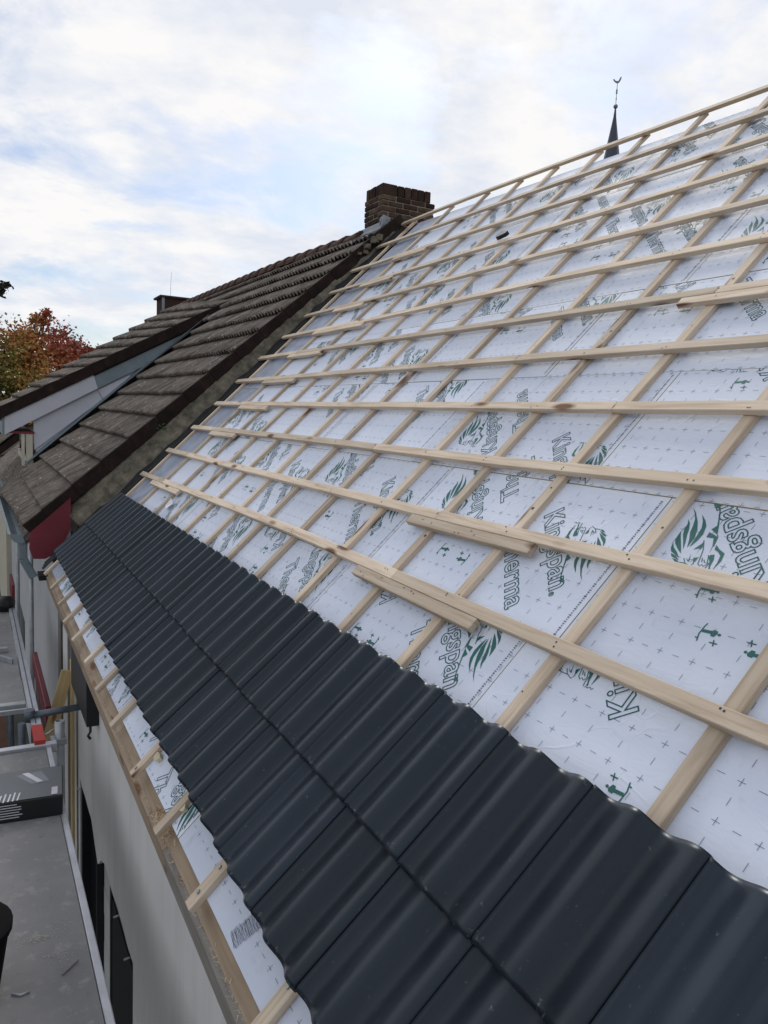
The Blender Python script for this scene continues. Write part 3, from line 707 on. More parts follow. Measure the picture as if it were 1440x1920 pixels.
for r_ in range(15):
    s0 = -0.165 + GA * r_
    for c in range(14):
        v = 6.80 + .30 * c
        if c == 13 and r_ < 11: continue
        e_ = .13 * max(0, 1 - (v - 6.65) / 4) if r_ == 0 else 0
        a, b = nsurf(s0 + e_, v, 0.034), nsurf(s0 + e_ + .42, v, -0.018 - .1 * e_)
        spots.append(tile_mat(a + Vector((0, 0, nj.uniform(-.007, .009))), b))
    if r_ >= 12:
        for c in range(14, 30):
            v = 6.80 + .30 * c; spots.append(tile_mat(nsurf(s0, v, 0.034), nsurf(s0 + .42, v, -0.018)))
# dormer roof surface (slightly twisted)
def dsurf(q, v, n=0.0):      # q: 0 at the low edge .. 1 at the top
    k = (v - 10.88) / (14.27 - 10.88)
    lo = Vector((-3.80 + .06 * k, v, 5.045 + .03 * k)); hi = Vector((-0.40 - .2 * k, v, 6.95 + .24 * k))
    return lo.lerp(hi, q) + Vector((-.48, 0, .877)) * n
NR = 11
for r_ in range(NR):
    for c in range(11):
        v = 11.03 + .30 * c
        a, b = dsurf(r_ / NR, v, 0.034), dsurf((r_ + 1.2) / NR, v, -0.016)
        spots.append(tile_mat(a + Vector((0, 0, nj.uniform(-.007, .009))), b))
camp = Vector((-4.11, -1.04, 5.17))
spots.sort(key=lambda M: (M.translation - camp).length)
for M in spots[:298]: place(bpy.data.objects.new('roof_tile', OT), M, nb)
bm = bmesh.new()
for M in spots[298:]:
    tmp = bmesh.new(); tmp.from_mesh(OT); tmp.transform(M); m2 = bpy.data.meshes.new('x'); tmp.to_mesh(m2); tmp.free(); bm.from_mesh(m2); bpy.data.meshes.remove(m2)
me = bpy.data.meshes.new('far_roof_tiles'); bm.to_mesh(me); bm.free(); me.materials.append(MATS['oldtile'])
kind(place(bpy.data.objects.new('far_roof_tiles', me), Matrix.Identity(4), nb), 'stuff')
# verge tiles: cap and hanging flange
def verge_tile(a, b, w_, drop, parent=nb):
    """a low, b high (top arris on the outer side)"""
    d = (b - a).normalized(); up = Vector((0, -1, 0)).cross(d).normalized()
    if up.z < 0: up = -up
    V = []
    for p, lf in ((a, .034), (b, .020)):
        for (y, h) in ((0, lf), (w_, lf - .004), (w_, lf - .03), (.022, lf - .03), (.022, -drop), (0, -drop)):
            V.append(p + up * h + Vector((0, y + (.007 if p is b else 0), 0)))
    F = [(i, (i + 1) % 6, 6 + (i + 1) % 6, 6 + i) for i in range(6)] + [(5, 4, 3, 2, 1, 0), (6, 7, 8, 9, 10, 11)]
    o = mk('verge_tile', V, F, 'verge', parent); bevel_me(o.data, .004); return o
for r_ in range(15):
    s0 = -0.165 + GA * r_ - .012
    verge_tile(nsurf(s0 + (.13 if r_ == 0 else 0), 6.625, .004), nsurf(s0 + GA + .06, 6.625, .004), .10, .105)
for r_ in range(NR):
    q0, q1 = r_ / NR - .004, (r_ + 1.2) / NR
    verge_tile(dsurf(q0, 10.84, .004), dsurf(q1, 10.84, .004), .10, .12)
# ridge tiles
for k in range(24):
    v0 = 7.22 + .385 * k
    if v0 > 15.9: break
    V = []; 
    for j, (y, rr_) in enumerate(((v0, .135), (v0 + .03, .145), (v0 + .40, .12))):
        z = 7.275 + lift(y) + .05 * min(1, (y - 6.6) / 3); 
        for i in range(9):
            q = math.pi * i / 8; V.append((0.0 + rr_ * math.cos(q) * 1.05, y, z - .075 + rr_ * math.sin(q)))
    F = [(j * 9 + i, j * 9 + i + 1, j * 9 + 10 + i, j * 9 + 9 + i) for j in range(2) for i in range(8)] + [tuple(range(9))]
    mk('ridge_tile', V, F, 'ridge', nb)

# ---- brick chimney on the ridge
ch = mk('chimney', [(x, y, z) for z in (6.55, 7.675) for x, y in ((-0.011, 6.809), (0.666, 6.809), (0.666, 7.216), (-0.011, 7.216))], [(0, 1, 2, 3), (4, 5, 6, 7), (0, 1, 5, 4), (1, 2, 6, 5), (2, 3, 7, 6), (3, 0, 4, 7)], 'pale_mortar', nb)
bj = random.Random(4)
BRK = {}
def brick(cx, cy, cz, lx, ly, lz):
    key = (round(lx, 3), round(ly, 3), round(lz, 3))
    if key not in BRK:
        me = mesh('brick', [(sx * lx / 2, sy * ly / 2, sz * lz / 2) for sz in (-1, 1) for sx, sy in ((-1, -1), (1, -1), (1, 1), (-1, 1))], BOXF, 'brick'); bevel_me(me, .006); BRK[key] = me
    M = Matrix.Translation((cx + bj.uniform(-.004, .004), cy + bj.uniform(-.004, .004), cz + bj.uniform(-.002, .002))) @ Matrix.Rotation(bj.uniform(-.012, .012), 4, 'Z')
    place(bpy.data.objects.new('brick', BRK[key]), M, ch)
X0, X1, Y0, Y1 = -0.02, 0.675, 6.80, 7.225
hz = .051; zc = 7.745 - hz / 2 - .035
for k in range(13):
    z = 7.672 - .0605 * k - hz / 2; sft = k % 2
    xs, x = [], X0 + (.095 if sft else .0)
    if sft: xs.append((X0, X0 + .086))
    while x < X1 - .03: xs.append((x, min(x + .182, X1))); x += .1915
    for a, b in xs:
        if b - a < .03: continue
        brick((a + b) / 2, Y0 + .05, z, b - a, .10, hz)
        if k < 7: brick((a + b) / 2, Y1 - .05, z, b - a, .10, hz)
    ys, y = [], Y0 + .105 + (0 if sft else .0)
    if sft: ys = [(Y0 + .105, Y0 + .205), (Y0 + .215, Y1 - .105)]
    else: ys = [(Y0 + .105, Y0 + .315), (Y0 + .322, Y1 - .105)]
    for a, b in ys:
        if b - a < .03: continue
        brick(X0 + .05, (a + b) / 2, z, .10, b - a, hz)
        if k < 7: brick(X1 - .05, (a + b) / 2, z, .10, b - a, hz)
# soldier course on top
sx = X0 + .012
while sx < X1 - .05:
    wd = .078 if sx > X0 + .05 else .19
    wd = min(wd, X1 - .012 - sx); brick(sx + wd / 2, Y0 + .065, 7.74 + bj.uniform(-.002, .003), wd, .10, .125); sx += wd + .011
sy = Y0 + .125
while sy < Y1 - .05:
    brick(X0 + .065, sy + .032, 7.74 + bj.uniform(-.002, .003), .10, .064, .125); brick(X1 - .065, sy + .032, 7.735, .10, .064, .125); sy += .076
sx = X0 + .05
while sx < X1 - .06: brick(sx + .035, Y1 - .06, 7.735, .066, .10, .125); sx += .078
# lead flashing at the chimney foot
V, F = [], []; lj = random.Random(8)
for i in range(19):
    y = 6.74 + .56 * i / 18
    for j, (x, dz) in enumerate(((-.030, .13), (-.034, .085), (-.07, .045), (-.12, .0), (-.17, -.045))):
        zz_ = 7.275 + lift(7) + dz - .045 + (0 if j < 2 else lj.uniform(-.012, .018)); V.append((x + (lj.uniform(-.02, .02) if j == 4 else 0), y + lj.uniform(-.005, .005), zz_))
for i in range(18):
    for j in range(4): F.append((i * 5 + j, i * 5 + j + 1, i * 5 + 6 + j, i * 5 + 5 + j))
mk('lead_flashing', V, F, 'lead', nb, smooth=False)
prism('lead_apron', [(-.04, 6.785, 7.28), (.10, 6.785, 7.32), (.09, 6.785, 7.43), (.0, 6.785, 7.45), (-.04, 6.785, 7.40)], (0, .012, 0), 'lead', nb)
# broken mortar crumbs where the ridge was opened
for i in range(9):
    p = Vector((-.10 - .03 * i + lj.uniform(-.04, .04), 6.60 + lj.uniform(-.05, .06), 7.17 - .028 * i)); sz = lj.uniform(.015, .04)
    o = mk('mortar_crumb', [p + Vector((sx * sz * lj.uniform(.6, 1.2), sy * sz * lj.uniform(.6, 1.2), sz_ * sz * lj.uniform(.5, 1))) for sz_ in (-1, 1) for sx, sy in ((-1, -1), (1, -1), (1, 1), (-1, 1))], BOXF, 'mortar', nb)

# ---- second chimney at the far gable with a wire aerial
c2 = box('chimney', -.44, .20, 16.0, 16.6, 6.9, 7.56, 'brick', nb)
box('capping', -.50, .26, 15.95, 16.65, 7.56, 7.60, 'brick', c2)
prism('render_edge', [(-.455, 15.985, 7.0), (-.40, 15.985, 7.0), (-.40, 15.985, 7.56), (-.455, 15.985, 7.56)], (0, .01, 0), 'zinc', c2)
tube('aerial', [(-.2, 16.3, 7.6), (-.205, 16.3, 7.85), (-.19, 16.3, 8.15)], .004, 'galv', c2, 5)

# ---- dormer: cheek panels, fascia, posts, front
DV = 10.90
def flat(name, pts, mat, y=DV, th=.018): return prism(name, [(x, y, z) for x, z in pts], (0, th, 0), mat, nb)
flat('fascia_board', [(-3.706, 4.714), (-3.703, 4.985), (-2.53, 5.63), (-2.467, 5.429)], 'white_panel', 10.872)
flat('cheek_panel', [(-3.33, 4.93), (-3.322, 4.505), (-2.396, 5.272), (-2.475, 5.41)], 'white_panel', 10.93)
flat('cheek_panel', [(-2.385, 5.28), (-2.462, 5.405), (-2.022, 5.645), (-1.98, 5.63)], 'white_panel', 10.928)
flat('zinc_panel', [(-2.53, 5.64), (-2.46, 5.43), (-1.757, 5.828), (-0.80, 6.64), (-0.76, 6.70)], 'zinc', 10.90)
flat('cheek_wall', [(-3.30, 4.45), (-0.7, 6.72), (-0.7, 6.80), (-3.30, 5.2)], 'white_panel', 10.955, .05)
prism('flashing', [nsurf(.33, 10.84, .05), nsurf(3.8, 10.84, .05), nsurf(3.8, 10.96, .075), nsurf(.33, 10.96, .075)], (0, 0, -.008), 'zinc', nb)
prism('dormer_ceiling', [dsurf(.0, 10.89, -.09), dsurf(1, 10.89, -.09), dsurf(1, 14.3, -.09), dsurf(0, 14.3, -.09)], (0, 0, -.06), 'dark', nb)
box('soffit', -3.70, -3.32, 10.89, 14.2, 4.735, 4.765, 'maroon', nb)
box('front_fascia', -3.735, -3.71, 10.87, 14.2, 4.72, 4.99, 'zinc', nb)
wn_ = box('window', -3.36, -3.33, 11.0, 14.0, 4.35, 4.73, 'glass', nb)
for (x0, x1, y0, y1) in ((-3.49, -3.45, 10.90, 10.95), (-3.43, -3.345, 10.90, 10.97)):
    box('window_post', x0, x1, y0, y1, 4.28, 4.733, 'cream', nb)
box('window_frame', -3.38, -3.33, 10.98, 14.1, 4.24, 4.35, 'cream', wn_)
# ---- gutter, hopper end, downpipe
def gutter(v0, v1):
    V, F = [], []; prof = []
    for i in range(9):
        q = math.pi + math.pi * i / 8; prof.append((-3.72 + .095 * math.cos(q), 3.945 + .085 * math.sin(q)))
    prof = [(-3.83, 3.95), (-3.83, 3.938)] + prof + [(-3.615, 3.945), (-3.615, 3.955)]
    inner = [(x * 1.0 + (.006 if x < -3.72 else -.006), z + .007) for x, z in reversed(prof)]
    pr = prof + inner; n = len(pr)
    for v in (v0, v1): V += [(x, v, z) for x, z in pr]
    F = [(i, (i + 1) % n, n + (i + 1) % n, n + i) for i in range(n)] + [tuple(range(n)), tuple(range(2 * n - 1, n - 1, -1))]
    return mk('gutter', V, F, 'zinc', nb)
gutter(6.72, 16.3)
endp = [(-3.72 + .093 * math.cos(math.pi + math.pi * i / 8), 6.722, 3.945 + .083 * math.sin(math.pi + math.pi * i / 8)) for i in range(9)]
prism('gutter_end', endp, (0, .006, 0), 'zinc', nb)
def rpipe(pts, wd, mat='zinc'):
    for a, b in zip(pts[:-1], pts[1:]):
        a, b = Vector(a), Vector(b); fr = frame_x(b - a, (0, 1, 0)); V = []
        for p in (a, b):
            for sx, sy in ((-1, -1), (1, -1), (1, 1), (-1, 1)): V.append(p + fr.col[1] * (sx * wd / 2) + fr.col[2] * (sy * wd / 2))
        o = mk('downpipe', V, [(0, 1, 2, 3), (7, 6, 5, 4), (0, 4, 5, 1), (1, 5, 6, 2), (2, 6, 7, 3), (3, 7, 4, 0)], mat, nb); bevel_me(o.data, .006)
rpipe([(-3.705, 6.79, 3.88), (-3.705, 6.79, 3.70)], .075)
rpipe([(-3.705, 6.79, 3.705), (-3.615, 6.79, 3.52)], .074)
for v in (9.95, 13.4): tube('wall_pipe', [(-3.445, v, 0), (-3.445, v, 3.85)], .028, 'galv', nb, 8)
# maroon box end under the verge, soffit
prism('eave_box_end', [(-3.30, 6.60, 4.30), (-3.298, 6.60, 4.02), (-3.408, 6.60, 3.79), (-3.524, 6.60, 3.727), (-3.625, 6.60, 3.731), (-3.66, 6.60, 3.824), (-3.65, 6.60, 3.98)], (0, .03, 0), 'maroon', nb)
prism('eave_box', [(-3.64, 6.632, 3.84), (-3.30, 6.632, 3.84), (-3.30, 6.632, 4.2), (-3.64, 6.632, 3.95)], (0, 9.6, 0), 'white_panel', nb)
# roller shutter boxes over the windows
for (a, b, z0, z1) in ((7.4, 9.4, 1.76, 1.98), (15.2, 16.3, 1.25, 1.6)):
    box('window_head', -3.475, -3.421, a, b, z0, z1, 'maroon', nb, .006)
for (a, b) in ((7.5, 9.7), (12.0, 13.2)):
    wd = box('window', -3.424, -3.41, a, b, .3, 1.70, 'glass', nb); box('window_frame', -3.432, -3.424, a - .05, b + .05, .24, .30, 'cream', wd)

# low tiled roof beyond the dormer
fh = empty('far_house', (-2.8, 18, 0), 'cream walled house beyond the dormer with a low tiled roof edge', 'house')
box('wall', -3.5, -1.0, 16.9, 30, 0, 3.7, 'cream', fh)
for r_ in range(3):
    for c in range(8):
        a = Vector((-3.95 + .26 * r_, 16.9 + .3 * c, 4.02 + .225 * r_)); b = a + Vector((.315, 0, .255)); place(bpy.data.objects.new('roof_tile', OT), tile_mat(a, b), fh)
prism('roof_slope', [(-3.93, 16.75, 3.96), (-3.1, 16.75, 4.66), (-3.1, 19.2, 4.66), (-3.93, 19.2, 3.96)], (0, 0, -.18), 'verge', fh)
prism('far_roof', [(-3.5, 19.2, 3.9), (-2.2, 19.2, 4.5), (-2.2, 30, 4.5), (-3.5, 30, 3.9)], (0, 0, -.15), 'verge', fh)

# ================================================================== CHURCH
cx, cy, cb = 62.6, 68.96, 0.0
chv = empty('church', (cx, cy, 0), 'distant church with a slim dark slate spire topped by ball and weathercock', 'church')
box('tower', cx - 2.2, cx + 2.2, cy - 2.2, cy + 2.2, 0, 24, 'stone', chv)
box('nave', cx + 2.0, cx + 22, cy - 5, cy + 5, 0, 11, 'stone', chv)
prism('nave_roof', [(cx + 2.1, cy - 5.4, 10.9), (cx + 2.1, cy + 5.4, 10.9), (cx + 2.1, cy, 17.5)], (20.2, 0, 0), 'slate', chv)
V = []; rings = ((24, 2.9), (25.2, 2.35), (30, 1.72), (36.5, 0.95), (39.5, .46), (41.3, .17), (42.3, .08))
for z, r_ in rings:
    for i in range(8):
        q = math.pi / 8 + i * math.pi / 4 + .35; V.append((cx + r_ * math.cos(q), cy + r_ * math.sin(q), z))
F = [(j * 8 + i, j * 8 + (i + 1) % 8, j * 8 + 8 + (i + 1) % 8, j * 8 + 8 + i) for j in range(len(rings) - 1) for i in range(8)] + [tuple(range(7, -1, -1)), tuple((len(rings) - 1) * 8 + i for i in range(8))]
spire = mk('spire', V, F, 'slate', chv)
bm = bmesh.new(); bmesh.ops.create_uvsphere(bm, u_segments=12, v_segments=8, radius=.26); me = bpy.data.meshes.new('ball'); bm.to_mesh(me); bm.free(); me.materials.append(MATS['gold'])
place(bpy.data.objects.new('ball', me), Matrix.Translation((cx, cy, 42.5)), chv)
tube('cross_shaft', [(cx, cy, 42.5), (cx, cy, 45.2)], .035, 'gold', chv, 6)
for z, L in ((43.4, .07), (44.1, .12), (44.35, .12)):
    bm = bmesh.new(); bmesh.ops.create_cone(bm, cap_ends=True, segments=8, radius1=L, radius2=.03, depth=.32); me = bpy.data.meshes.new('finial'); bm.to_mesh(me); bm.free(); me.materials.append(MATS['gold'])
    place(bpy.data.objects.new('finial', me), Matrix.Translation((cx, cy, z)), chv)
dd = Vector((.74, -.66, 0))
wc = [(-.52, .30), (-.40, .36), (-.28, .20), (-.1, .10), (.12, .14), (.24, .42), (.34, .56), (.46, .50), (.40, .44), (.38, .25), (.26, .02), (.1, -.14), (-.12, -.12), (-.3, .0), (-.44, .14)]
prism('weathercock', [Vector((cx, cy, 45.2)) + dd * x + Vector((0, 0, z)) for x, z in wc], (.04, .04, 0), 'gold', chv)

# ================================================================== TREES
def tree(name, label, base, trunk_top, crown, nclump, nleaf, lsz, lm, seed, branches=12, extra=(), spread=.30):
    rn = random.Random(seed)
    o = empty(name, base, label, 'tree')
    b, tt = Vector(base), Vector(trunk_top)
    Vt, Ft = tube_geo([b, b.lerp(tt, .35) + Vector((.1, .05, 0)), b.lerp(tt, .7) + Vector((-.08, .1, 0)), tt], .26, 8, True, .05)
    cc, rad = Vector(crown[0]), Vector(crown[1]); clumps = []
    for i in range(nclump):
        while True:
            p = Vector((rn.uniform(-1, 1), rn.uniform(-1, 1), rn.uniform(-1, 1)))
            if .25 < p.length < 1: break
        q = cc + Vector((p.x * rad.x, p.y * rad.y, p.z * rad.z)); clumps.append((q, rn.uniform(.6, 1.15)))
    clumps += [(Vector(p), s) for p, s in extra]
    for i, (q, s) in enumerate(clumps):
        if i % max(1, nclump // branches) and i < nclump: continue
        st = b.lerp(tt, rn.uniform(.45, 1)); md = st.lerp(q, .5) + Vector((0, 0, -.15))
        v2, f2 = tube_geo([st, md, q], .06, 5, True, .012); k = len(Vt); Vt += v2; Ft += [tuple(x + k for x in f) for f in f2]
    mk('trunk', Vt, Ft, 'bark', o)
    V, F = [], []
    for (q, s) in clumps:
        for j in range(nleaf):
            d = Vector((rn.gauss(0, 1), rn.gauss(0, 1), rn.gauss(0, .8))) * spread * s; p = q + d
            a = Vector((rn.uniform(-1, 1), rn.uniform(-1, 1), rn.uniform(-1, 1))).normalized(); c_ = a.orthogonal().normalized(); c_ = (Matrix.Rotation(rn.uniform(0, 6.28), 3, a) @ c_)
            L = lsz * rn.uniform(.6, 1.3); k = len(V)
            V += [p - a * L * .5, p + c_ * L * .33, p + a * L * .5, p - c_ * L * .33]; F.append((k, k + 1, k + 2, k + 3))
    me = bpy.data.meshes.new('crown'); me.from_pydata([tuple(v - b) for v in V], [], F); me.materials.append(MATS[lm])
    place(bpy.data.objects.new('crown', me), Matrix.Translation(b), o)
    return o
tree('maple_tree', 'maple with orange and red autumn leaves behind the dormer roof', (-2.6, 29, 0), (-2.4, 29, 7.2), ((-2.6, 29, 5.75), (2.9, 2.2, 2.25)), 200, 150, .13, 'maple', 3, 16,
     extra=[((-1.75, 29, 8.05), .5), ((-1.72, 29, 8.35), .3), ((-2.05, 29, 8.1), .4), ((-1.2, 29, 7.75), .7), ((-.75, 29, 7.3), .7), ((-.2, 29, 7.1), .45), ((.25, 29, 7.05), .3), ((.55, 29, 7.2), .2), ((-.4, 29, 6.8), .7), ((-1.6, 29, 7.5), .8), ((-1.0, 29, 6.9), .8), ((0.1, 29, 6.5), .6)])
tree('conifer_tree', 'dark evergreen tree behind the orange maple at the left edge', (-5.2, 38, 0), (-5.2, 38, 8.4), ((-5.6, 38, 6.3), (2.4, 2, 2.2)), 60, 80, .2, 'darkleaf', 5, 12)
tree('dark_tree', 'dark leafy tree outside the left edge, one twig showing against the sky', (-7.0, 21, 0), (-6.8, 21, 8.3), ((-6.6, 21, 7.2), (2.3, 2, 2.0)), 60, 70, .13, 'darkleaf', 8, 12,
     extra=[((-3.42, 21, 8.02), .28), ((-3.28, 21, 8.10), .16), ((-3.7, 21, 7.95), .3), ((-3.55, 21, 8.05), .25), ((-3.42, 21, 7.92), .2)], spread=.28)

# ================================================================== SCAFFOLD
DZ = 3.0
sf = empty('scaffold', (-4.3, 2.5, 0), 'scaffold along the wall with grey plywood decks, aluminium edges and steel tubes', 'scaffold')
# near platform
box('deck_board', -4.95, -3.735, -1.9, 3.97, DZ - .02, DZ, 'deck', sf)
box('edge_profile', -3.731, -3.70, -1.9, 4.02, DZ - .055, DZ + .004, 'alu', sf, .004)
box('end_profile', -4.95, -3.665, 3.985, 4.035, DZ - .04, DZ + .022, 'alu', sf, .004)
# far platform with its toe rail
box('deck_board', -4.95, -3.805, 4.87, 7.6, DZ - .02, DZ, 'deck', sf)
prism('toe_rail', [(-3.795, 4.02, DZ + .01), (-3.735, 4.02, DZ + .01), (-3.735, 4.02, DZ + .045), (-3.795, 4.02, DZ + .045)], (-.01, 3.62, 0), 'alu', sf)
prism('rail_groove', [(-3.772, 4.3, DZ + .0455), (-3.764, 4.3, DZ + .0455), (-3.764, 4.3, DZ + .0475), (-3.772, 4.3, DZ + .0475)], (-.009, 3.3, 0), 'steel_dark', sf)
box('red_end', -3.797, -3.7335, 4.0, 4.27, DZ + .008, DZ + .0485, 'red_tape', sf)
box('hatch_frame', -4.95, -3.80, 4.80, 4.86, DZ - .05, DZ + .01, 'galv', sf, .004)
box('hatch_bar', -4.95, -3.80, 4.71, 4.735, DZ - .03, DZ, 'galv', sf)
for z, v, r_ in ((DZ - .30, 4.55, .03), (DZ - .75, 4.5, .03), (DZ - 1.2, 4.45, .03)):
    tube('ledger_tube', [(-4.95, v, z), (-3.72, v, z)], r_, 'steel_dark', sf, 10)
for x, v in ((-3.84, 4.6), (-4.9, 4.6), (-4.9, -1.6), (-4.9, 7.5), (-3.80, 7.55), (-3.78, -1.6)):
    tube('standard', [(x, v, 0), (x, v, DZ - .06)], .027, 'steel_dark', sf, 10)
for x in (-4.9,):
    for v in (-1.6, 4.6, 7.5): tube('guard_post', [(x, v, DZ - .06), (x, v, DZ + .2)], .024, 'galv', sf, 8)
box('lower_deck', -4.9, -3.8, 7.0, 11.0, 1.0, 1.04, 'brownstuff', sf)
# open spigot tube
V, F = [], []
for (r_, z) in ((.031, 2.2), (.031, 3.118), (.024, 3.122), (.024, 2.9)):
    for k in range(16): V.append((-3.640 + r_ * math.cos(k * math.pi / 8), 4.1 + r_ * math.sin(k * math.pi / 8), z))
F = [(j * 16 + k, j * 16 + (k + 1) % 16, j * 16 + 16 + (k + 1) % 16, j * 16 + 16 + k) for j in range(3) for k in range(16)]
sp_ = mk('spigot_tube', V, F, 'galv', sf, smooth=True)
tube('tie_tube', [(-3.78, 4.42, 3.06), (-3.46, 4.42, 3.075)], .024, 'steel_dark', sf, 10)
tube('coupler', [(-3.80, 4.42, 3.02), (-3.80, 4.42, 3.10)], .035, 'steel_dark', sf, 8)
box('coupler_plate', -3.70, -3.60, 4.06, 4.14, DZ - .03, DZ + .012, 'galv', sf, .004)
tube('tube_clip', [(-3.74, 4.1, DZ + .03), (-3.70, 4.12, DZ + .045), (-3.665, 4.13, DZ + .06)], .006, 'galv', sf, 6)

# ---- loose things on and around the scaffold
bx = empty('cardboard_box', (-3.95, 3.27, DZ), 'flat black cardboard box with white print on the near deck', 'box')
cb = mk('carton', [(-4.22, 3.13, DZ + .001), (-3.722, 3.085, DZ + .001), (-3.69, 3.44, DZ + .001), (-4.19, 3.48, DZ + .001), (-4.22, 3.13, DZ + .11), (-3.719, 3.085, DZ + .11), (-3.685, 3.445, DZ + .115), (-4.19, 3.485, DZ + .112)], BOXF, 'black_plastic', bx); bevel_me(cb.data, .003)
MATS['boxtop'] = plain('boxtop', (0.075, 0.082, 0.09), .35, .5); MATS['boxgrey'] = plain('boxgrey', (.20, .21, .23), .5); MATS['boxwhite'] = plain('boxwhite', (.55, .56, .6), .5)
def ontop(nm, pts, m, dz=.0015): return mk(nm, [(x, y, DZ + .1125 + (y - 3.09) * .009 + dz) for x, y in pts], [tuple(range(len(pts)))], m, bx)
ontop('lid_print', [(-4.215, 3.14), (-3.724, 3.095), (-3.692, 3.436), (-4.185, 3.476)], 'boxtop', .0008)
ontop('grey_band', [(-3.93, 3.40), (-3.86, 3.27), (-3.77, 3.28), (-3.80, 3.41)], 'boxgrey'); ontop('white_band', [(-3.90, 3.41), (-3.83, 3.275), (-3.80, 3.278), (-3.865, 3.41)], 'boxwhite', .003)
ontop('label', [(-3.775, 3.11), (-3.745, 3.108), (-3.735, 3.19), (-3.765, 3.192)], 'boxwhite', .003)
for i in range(5): ontop('text_line', [(-4.03 + .022 * i, 3.11), (-4.022 + .022 * i, 3.11), (-4.005 + .022 * i, 3.19 + .01 * (i % 2)), (-4.013 + .022 * i, 3.19 + .01 * (i % 2))], 'boxwhite', .003)
for i in range(6):
    z = DZ + .095 - i * .014; L = (.11, .13, .13, .12, .135, .12)[i]
    mk('text_line', [(-4.05, 3.111, z), (-4.05 + L, 3.1075 - L * .09 + .004, z), (-4.05 + L, 3.1075 - L * .09 + .004, z + .005), (-4.05, 3.111, z + .005)], [(0, 1, 2, 3)], 'boxwhite', bx)
# black bucket
V, F = [], []; seg = 28
for (r_, z) in ((.125, 0), (.165, .26), (.175, .262), (.176, .285), (.165, .290), (.10, .297), (.03, .30)):
    for k in range(seg): V.append((-4.185 + r_ * math.cos(2 * math.pi * k / seg), 1.86 + r_ * math.sin(2 * math.pi * k / seg), DZ + .002 + z))
F = [(j * seg + k, j * seg + (k + 1) % seg, j * seg + seg + (k + 1) % seg, j * seg + seg + k) for j in range(6) for k in range(seg)] + [tuple(range(seg)), tuple(6 * seg + k for k in range(seg))]
bk = mk('bucket', V, F, 'matt_black', None, smooth=False); tag(bk, 'rounded black lidded bucket on the deck, cut by the left edge of the picture', 'bucket')
st = tube('wood_stick', [(-3.845, 1.845, DZ + .006), (-3.78, 1.90, DZ + .006)], .0035, 'old_wood', None, 6); tag(st, 'thin grey stick lying on the near deck', 'stick')
wr = tube('wire_bit', [(-4.02, 1.82, DZ + .005), (-3.99, 1.80, DZ + .005), (-3.96, 1.805, DZ + .005)], .004, 'galv', None, 6); tag(wr, 'short bent grey wire beside the bucket', 'wire')
bm = bmesh.new(); rs = random.Random(31)
for i in range(420):
    k = rs.random()
    c = Vector((-3.905, 2.10, DZ)) if k < .5 else Vector((-3.84, 1.97, DZ)) if k < .8 else Vector((-3.80, 2.15, DZ))
    p = c + Vector((rs.gauss(0, .035 if k < .5 else .03), rs.gauss(0, .012 if k < .5 else .03), rs.uniform(.001, .004))); L = rs.uniform(.001, .004); q = rs.uniform(0, 6.28)
    bm.faces.new([bm.verts.new(p + Vector((L * math.cos(q + j * 1.57), L * math.sin(q + j * 1.57) * .5, rs.uniform(0, .002)))) for j in range(4)])
me = bpy.data.meshes.new('sawdust'); bm.to_mesh(me); bm.free(); me.materials.append(MATS['paper'] if 0 else MATS['sawdust'])
sd = place(bpy.data.objects.new('sawdust', me), Matrix.Identity(4), None); tag(sd, 'pale sawdust scattered on the near deck', 'sawdust'); kind(sd, 'stuff')
# bag at the far end of the far deck
bm = bmesh.new(); bmesh.ops.create_icosphere(bm, subdivisions=3, radius=1)
for v in bm.verts:
    nn = noise.noise(v.co * 1.7) * .22 + noise.noise(v.co * 4) * .08; v.co *= 1 + nn; v.co = Vector((v.co.x * .11, v.co.y * .10, v.co.z * .085))
me = bpy.data.meshes.new('tool_bag'); bm.to_mesh(me); bm.free(); me.materials.append(MATS['black_plastic']); me.shade_smooth()
tb = place(bpy.data.objects.new('tool_bag', me), Matrix.Translation((-3.84, 7.62, DZ + .075)), None); tag(tb, 'crumpled black bag at the far end of the scaffold', 'bag')
br = empty('metal_bracket', (-3.93, 6.0, DZ), 'bent galvanised bracket lying on the far deck', 'bracket')
box('flat_bar', -4.2, -3.87, 6.12, 6.16, DZ + .002, DZ + .045, 'galv', br, .003)
prism('bent_bar', [(-4.2, 5.90, DZ + .002), (-3.93, 5.90, DZ + .002), (-3.85, 5.78, DZ + .002), (-3.84, 5.80, DZ + .002), (-3.92, 5.925, DZ + .002), (-4.2, 5.925, DZ + .002)], (0, 0, .04), 'galv', br)
# planks leaning between scaffold and wall
def plank(nm, a, b, wdt, th, side, mat, label):
    a, b = Vector(a), Vector(b); fr = frame_x(b - a, side); V = []
    for p in (a, b):
        for sx, sy in ((-1, -1), (1, -1), (1, 1), (-1, 1)): V.append(p + fr.col[1] * (sx * wdt / 2) + fr.col[2] * (sy * th / 2))
    o = mk(nm, V, BOXF, mat, None, fr); bevel_me(o.data, .002); return tag(o, label, 'plank')
plank('leaning_plank', (-3.69, 4.95, 2.45), (-3.505, 4.95, 3.17), .085, .022, (0, 1, 0), 'yellow_plank', 'yellowish plank leaning diagonally against the wall behind the steel tube')
plank('upright_plank', (-3.475, 4.93, 0.02), (-3.475, 4.93, 3.25), .11, .02, (-1, 0, 0), 'yellow_plank', 'yellowish upright plank fixed flat against the wall below the eave')
plank('thin_batten', (-3.47, 5.22, 0.02), (-3.465, 5.22, 3.4), .05, .02, (-1, 0, 0), 'old_wood', 'thin grey upright batten against the wall beside the yellowish plank')

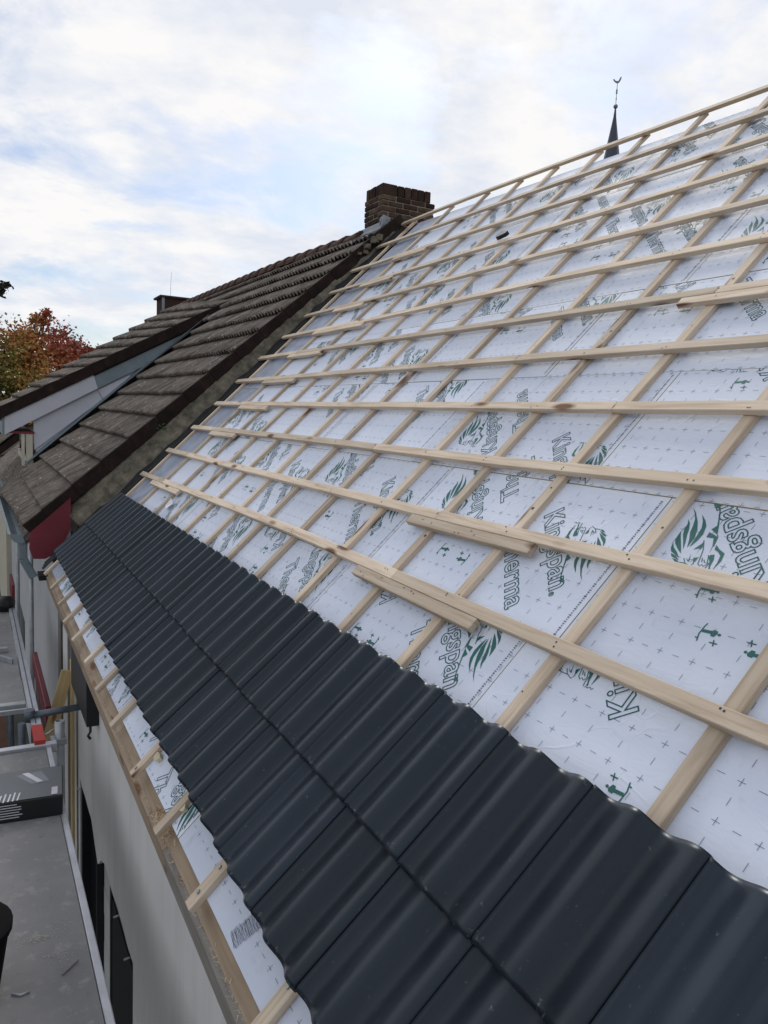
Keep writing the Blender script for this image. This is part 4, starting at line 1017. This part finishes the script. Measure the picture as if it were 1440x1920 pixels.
# ---- small things on the roof
gl = mk('rag', [rw(-.975 + .035 * math.cos(q) * (1 + .3 * math.sin(3 * q)), 3.57 + .06 * math.sin(q), h) for h in (.002, .03) for q in [i * math.pi / 5 for i in range(10)]],
        [tuple(range(9, -1, -1)), tuple(range(10, 20))] + [(i, (i + 1) % 10, 10 + (i + 1) % 10, 10 + i) for i in range(10)], 'black_plastic'); tag(gl, 'small crumpled black rag lying on a batten high on the roof', 'rag')
pp = mk('paper_scrap', [rw(-3.90, 4.70, -.02), rw(-3.87, 4.83, -.012), rw(-3.94, 4.86, -.03), rw(-3.96, 4.74, -.022)], [(0, 1, 2, 3)], 'paper'); 
sol = pp.modifiers.new('s', 'SOLIDIFY'); sol.thickness = .001
tag(pp, 'white paper scrap tucked under a short batten near the party wall', 'paper')
we = random.Random(6); V, F = [], []
for i in range(60):
    p = rw(-3.30 + we.gauss(0, .035), 6.64 + we.gauss(0, .02), .06 + abs(we.gauss(0, .05))); a = Vector((we.uniform(-1, 1), we.uniform(-1, 1), we.uniform(0, 1))).normalized(); b = a.orthogonal().normalized(); k = len(V)
    V += [p, p + a * .02 + b * .009, p + a * .04, p + a * .02 - b * .009]; F.append((k, k + 1, k + 2, k + 3))
wd_ = mk('weed', V, F, 'leafgreen'); tag(wd_, 'small green weed growing from the mortar along the party wall', 'weed')
# torn foam scraps on the boards at the eave
for i, (u, v, sc_) in enumerate(((-4.875, 1.93, 1.0), (-4.88, 1.50, .8), (-4.90, 4.02, .8))):
    rs = random.Random(40 + i)
    pts = [rw(u + .018 * sc_ * math.cos(q) * rs.uniform(.7, 1.3), v + .03 * sc_ * math.sin(q) * rs.uniform(.7, 1.3), h) for h in (-.046, -.030) for q in [k * math.pi / 3 for k in range(6)]]
    o = mk('foam_scrap', pts, [(5, 4, 3, 2, 1, 0), tuple(range(6, 12))] + [(k, (k + 1) % 6, 6 + (k + 1) % 6, 6 + k) for k in range(6)], 'foam')
    tag(o, ('torn yellowish foam scrap on an eave board, nearer the bottom', 'torn yellowish foam scrap on the eave board nearest the splintered plank', 'small torn foam scrap on a far eave board beside a lion print')[i], 'foam scrap', 'foam scraps along the eave')

# torn, crumpled foil patch on the nearest eave board
rs = random.Random(77); bm = bmesh.new()
for i in range(24):
    k = i / 23; u0_ = -4.935 + .088 * k; v0_ = 0.82 - .03 * k
    pts = [(v0_ + .062 * (j / 4 - .5) + rs.uniform(-.004, .004), u0_ + .010 * (j / 4) + rs.uniform(-.0018, .0018)) for j in range(5)]
    V, F = ribbon(pts, .0014); vs = [bm.verts.new(rw(y, x, -.0462 + rs.uniform(0, .002))) for x, y, z in V]
    for f in F: bm.faces.new([vs[q] for q in f])
me = bpy.data.meshes.new('crumpled_foil'); bm.to_mesh(me); bm.free(); me.materials.append(MATS['greyprint'])
cf = place(bpy.data.objects.new('crumpled_foil', me), Matrix.Identity(4), house); kind(cf, 'stuff')
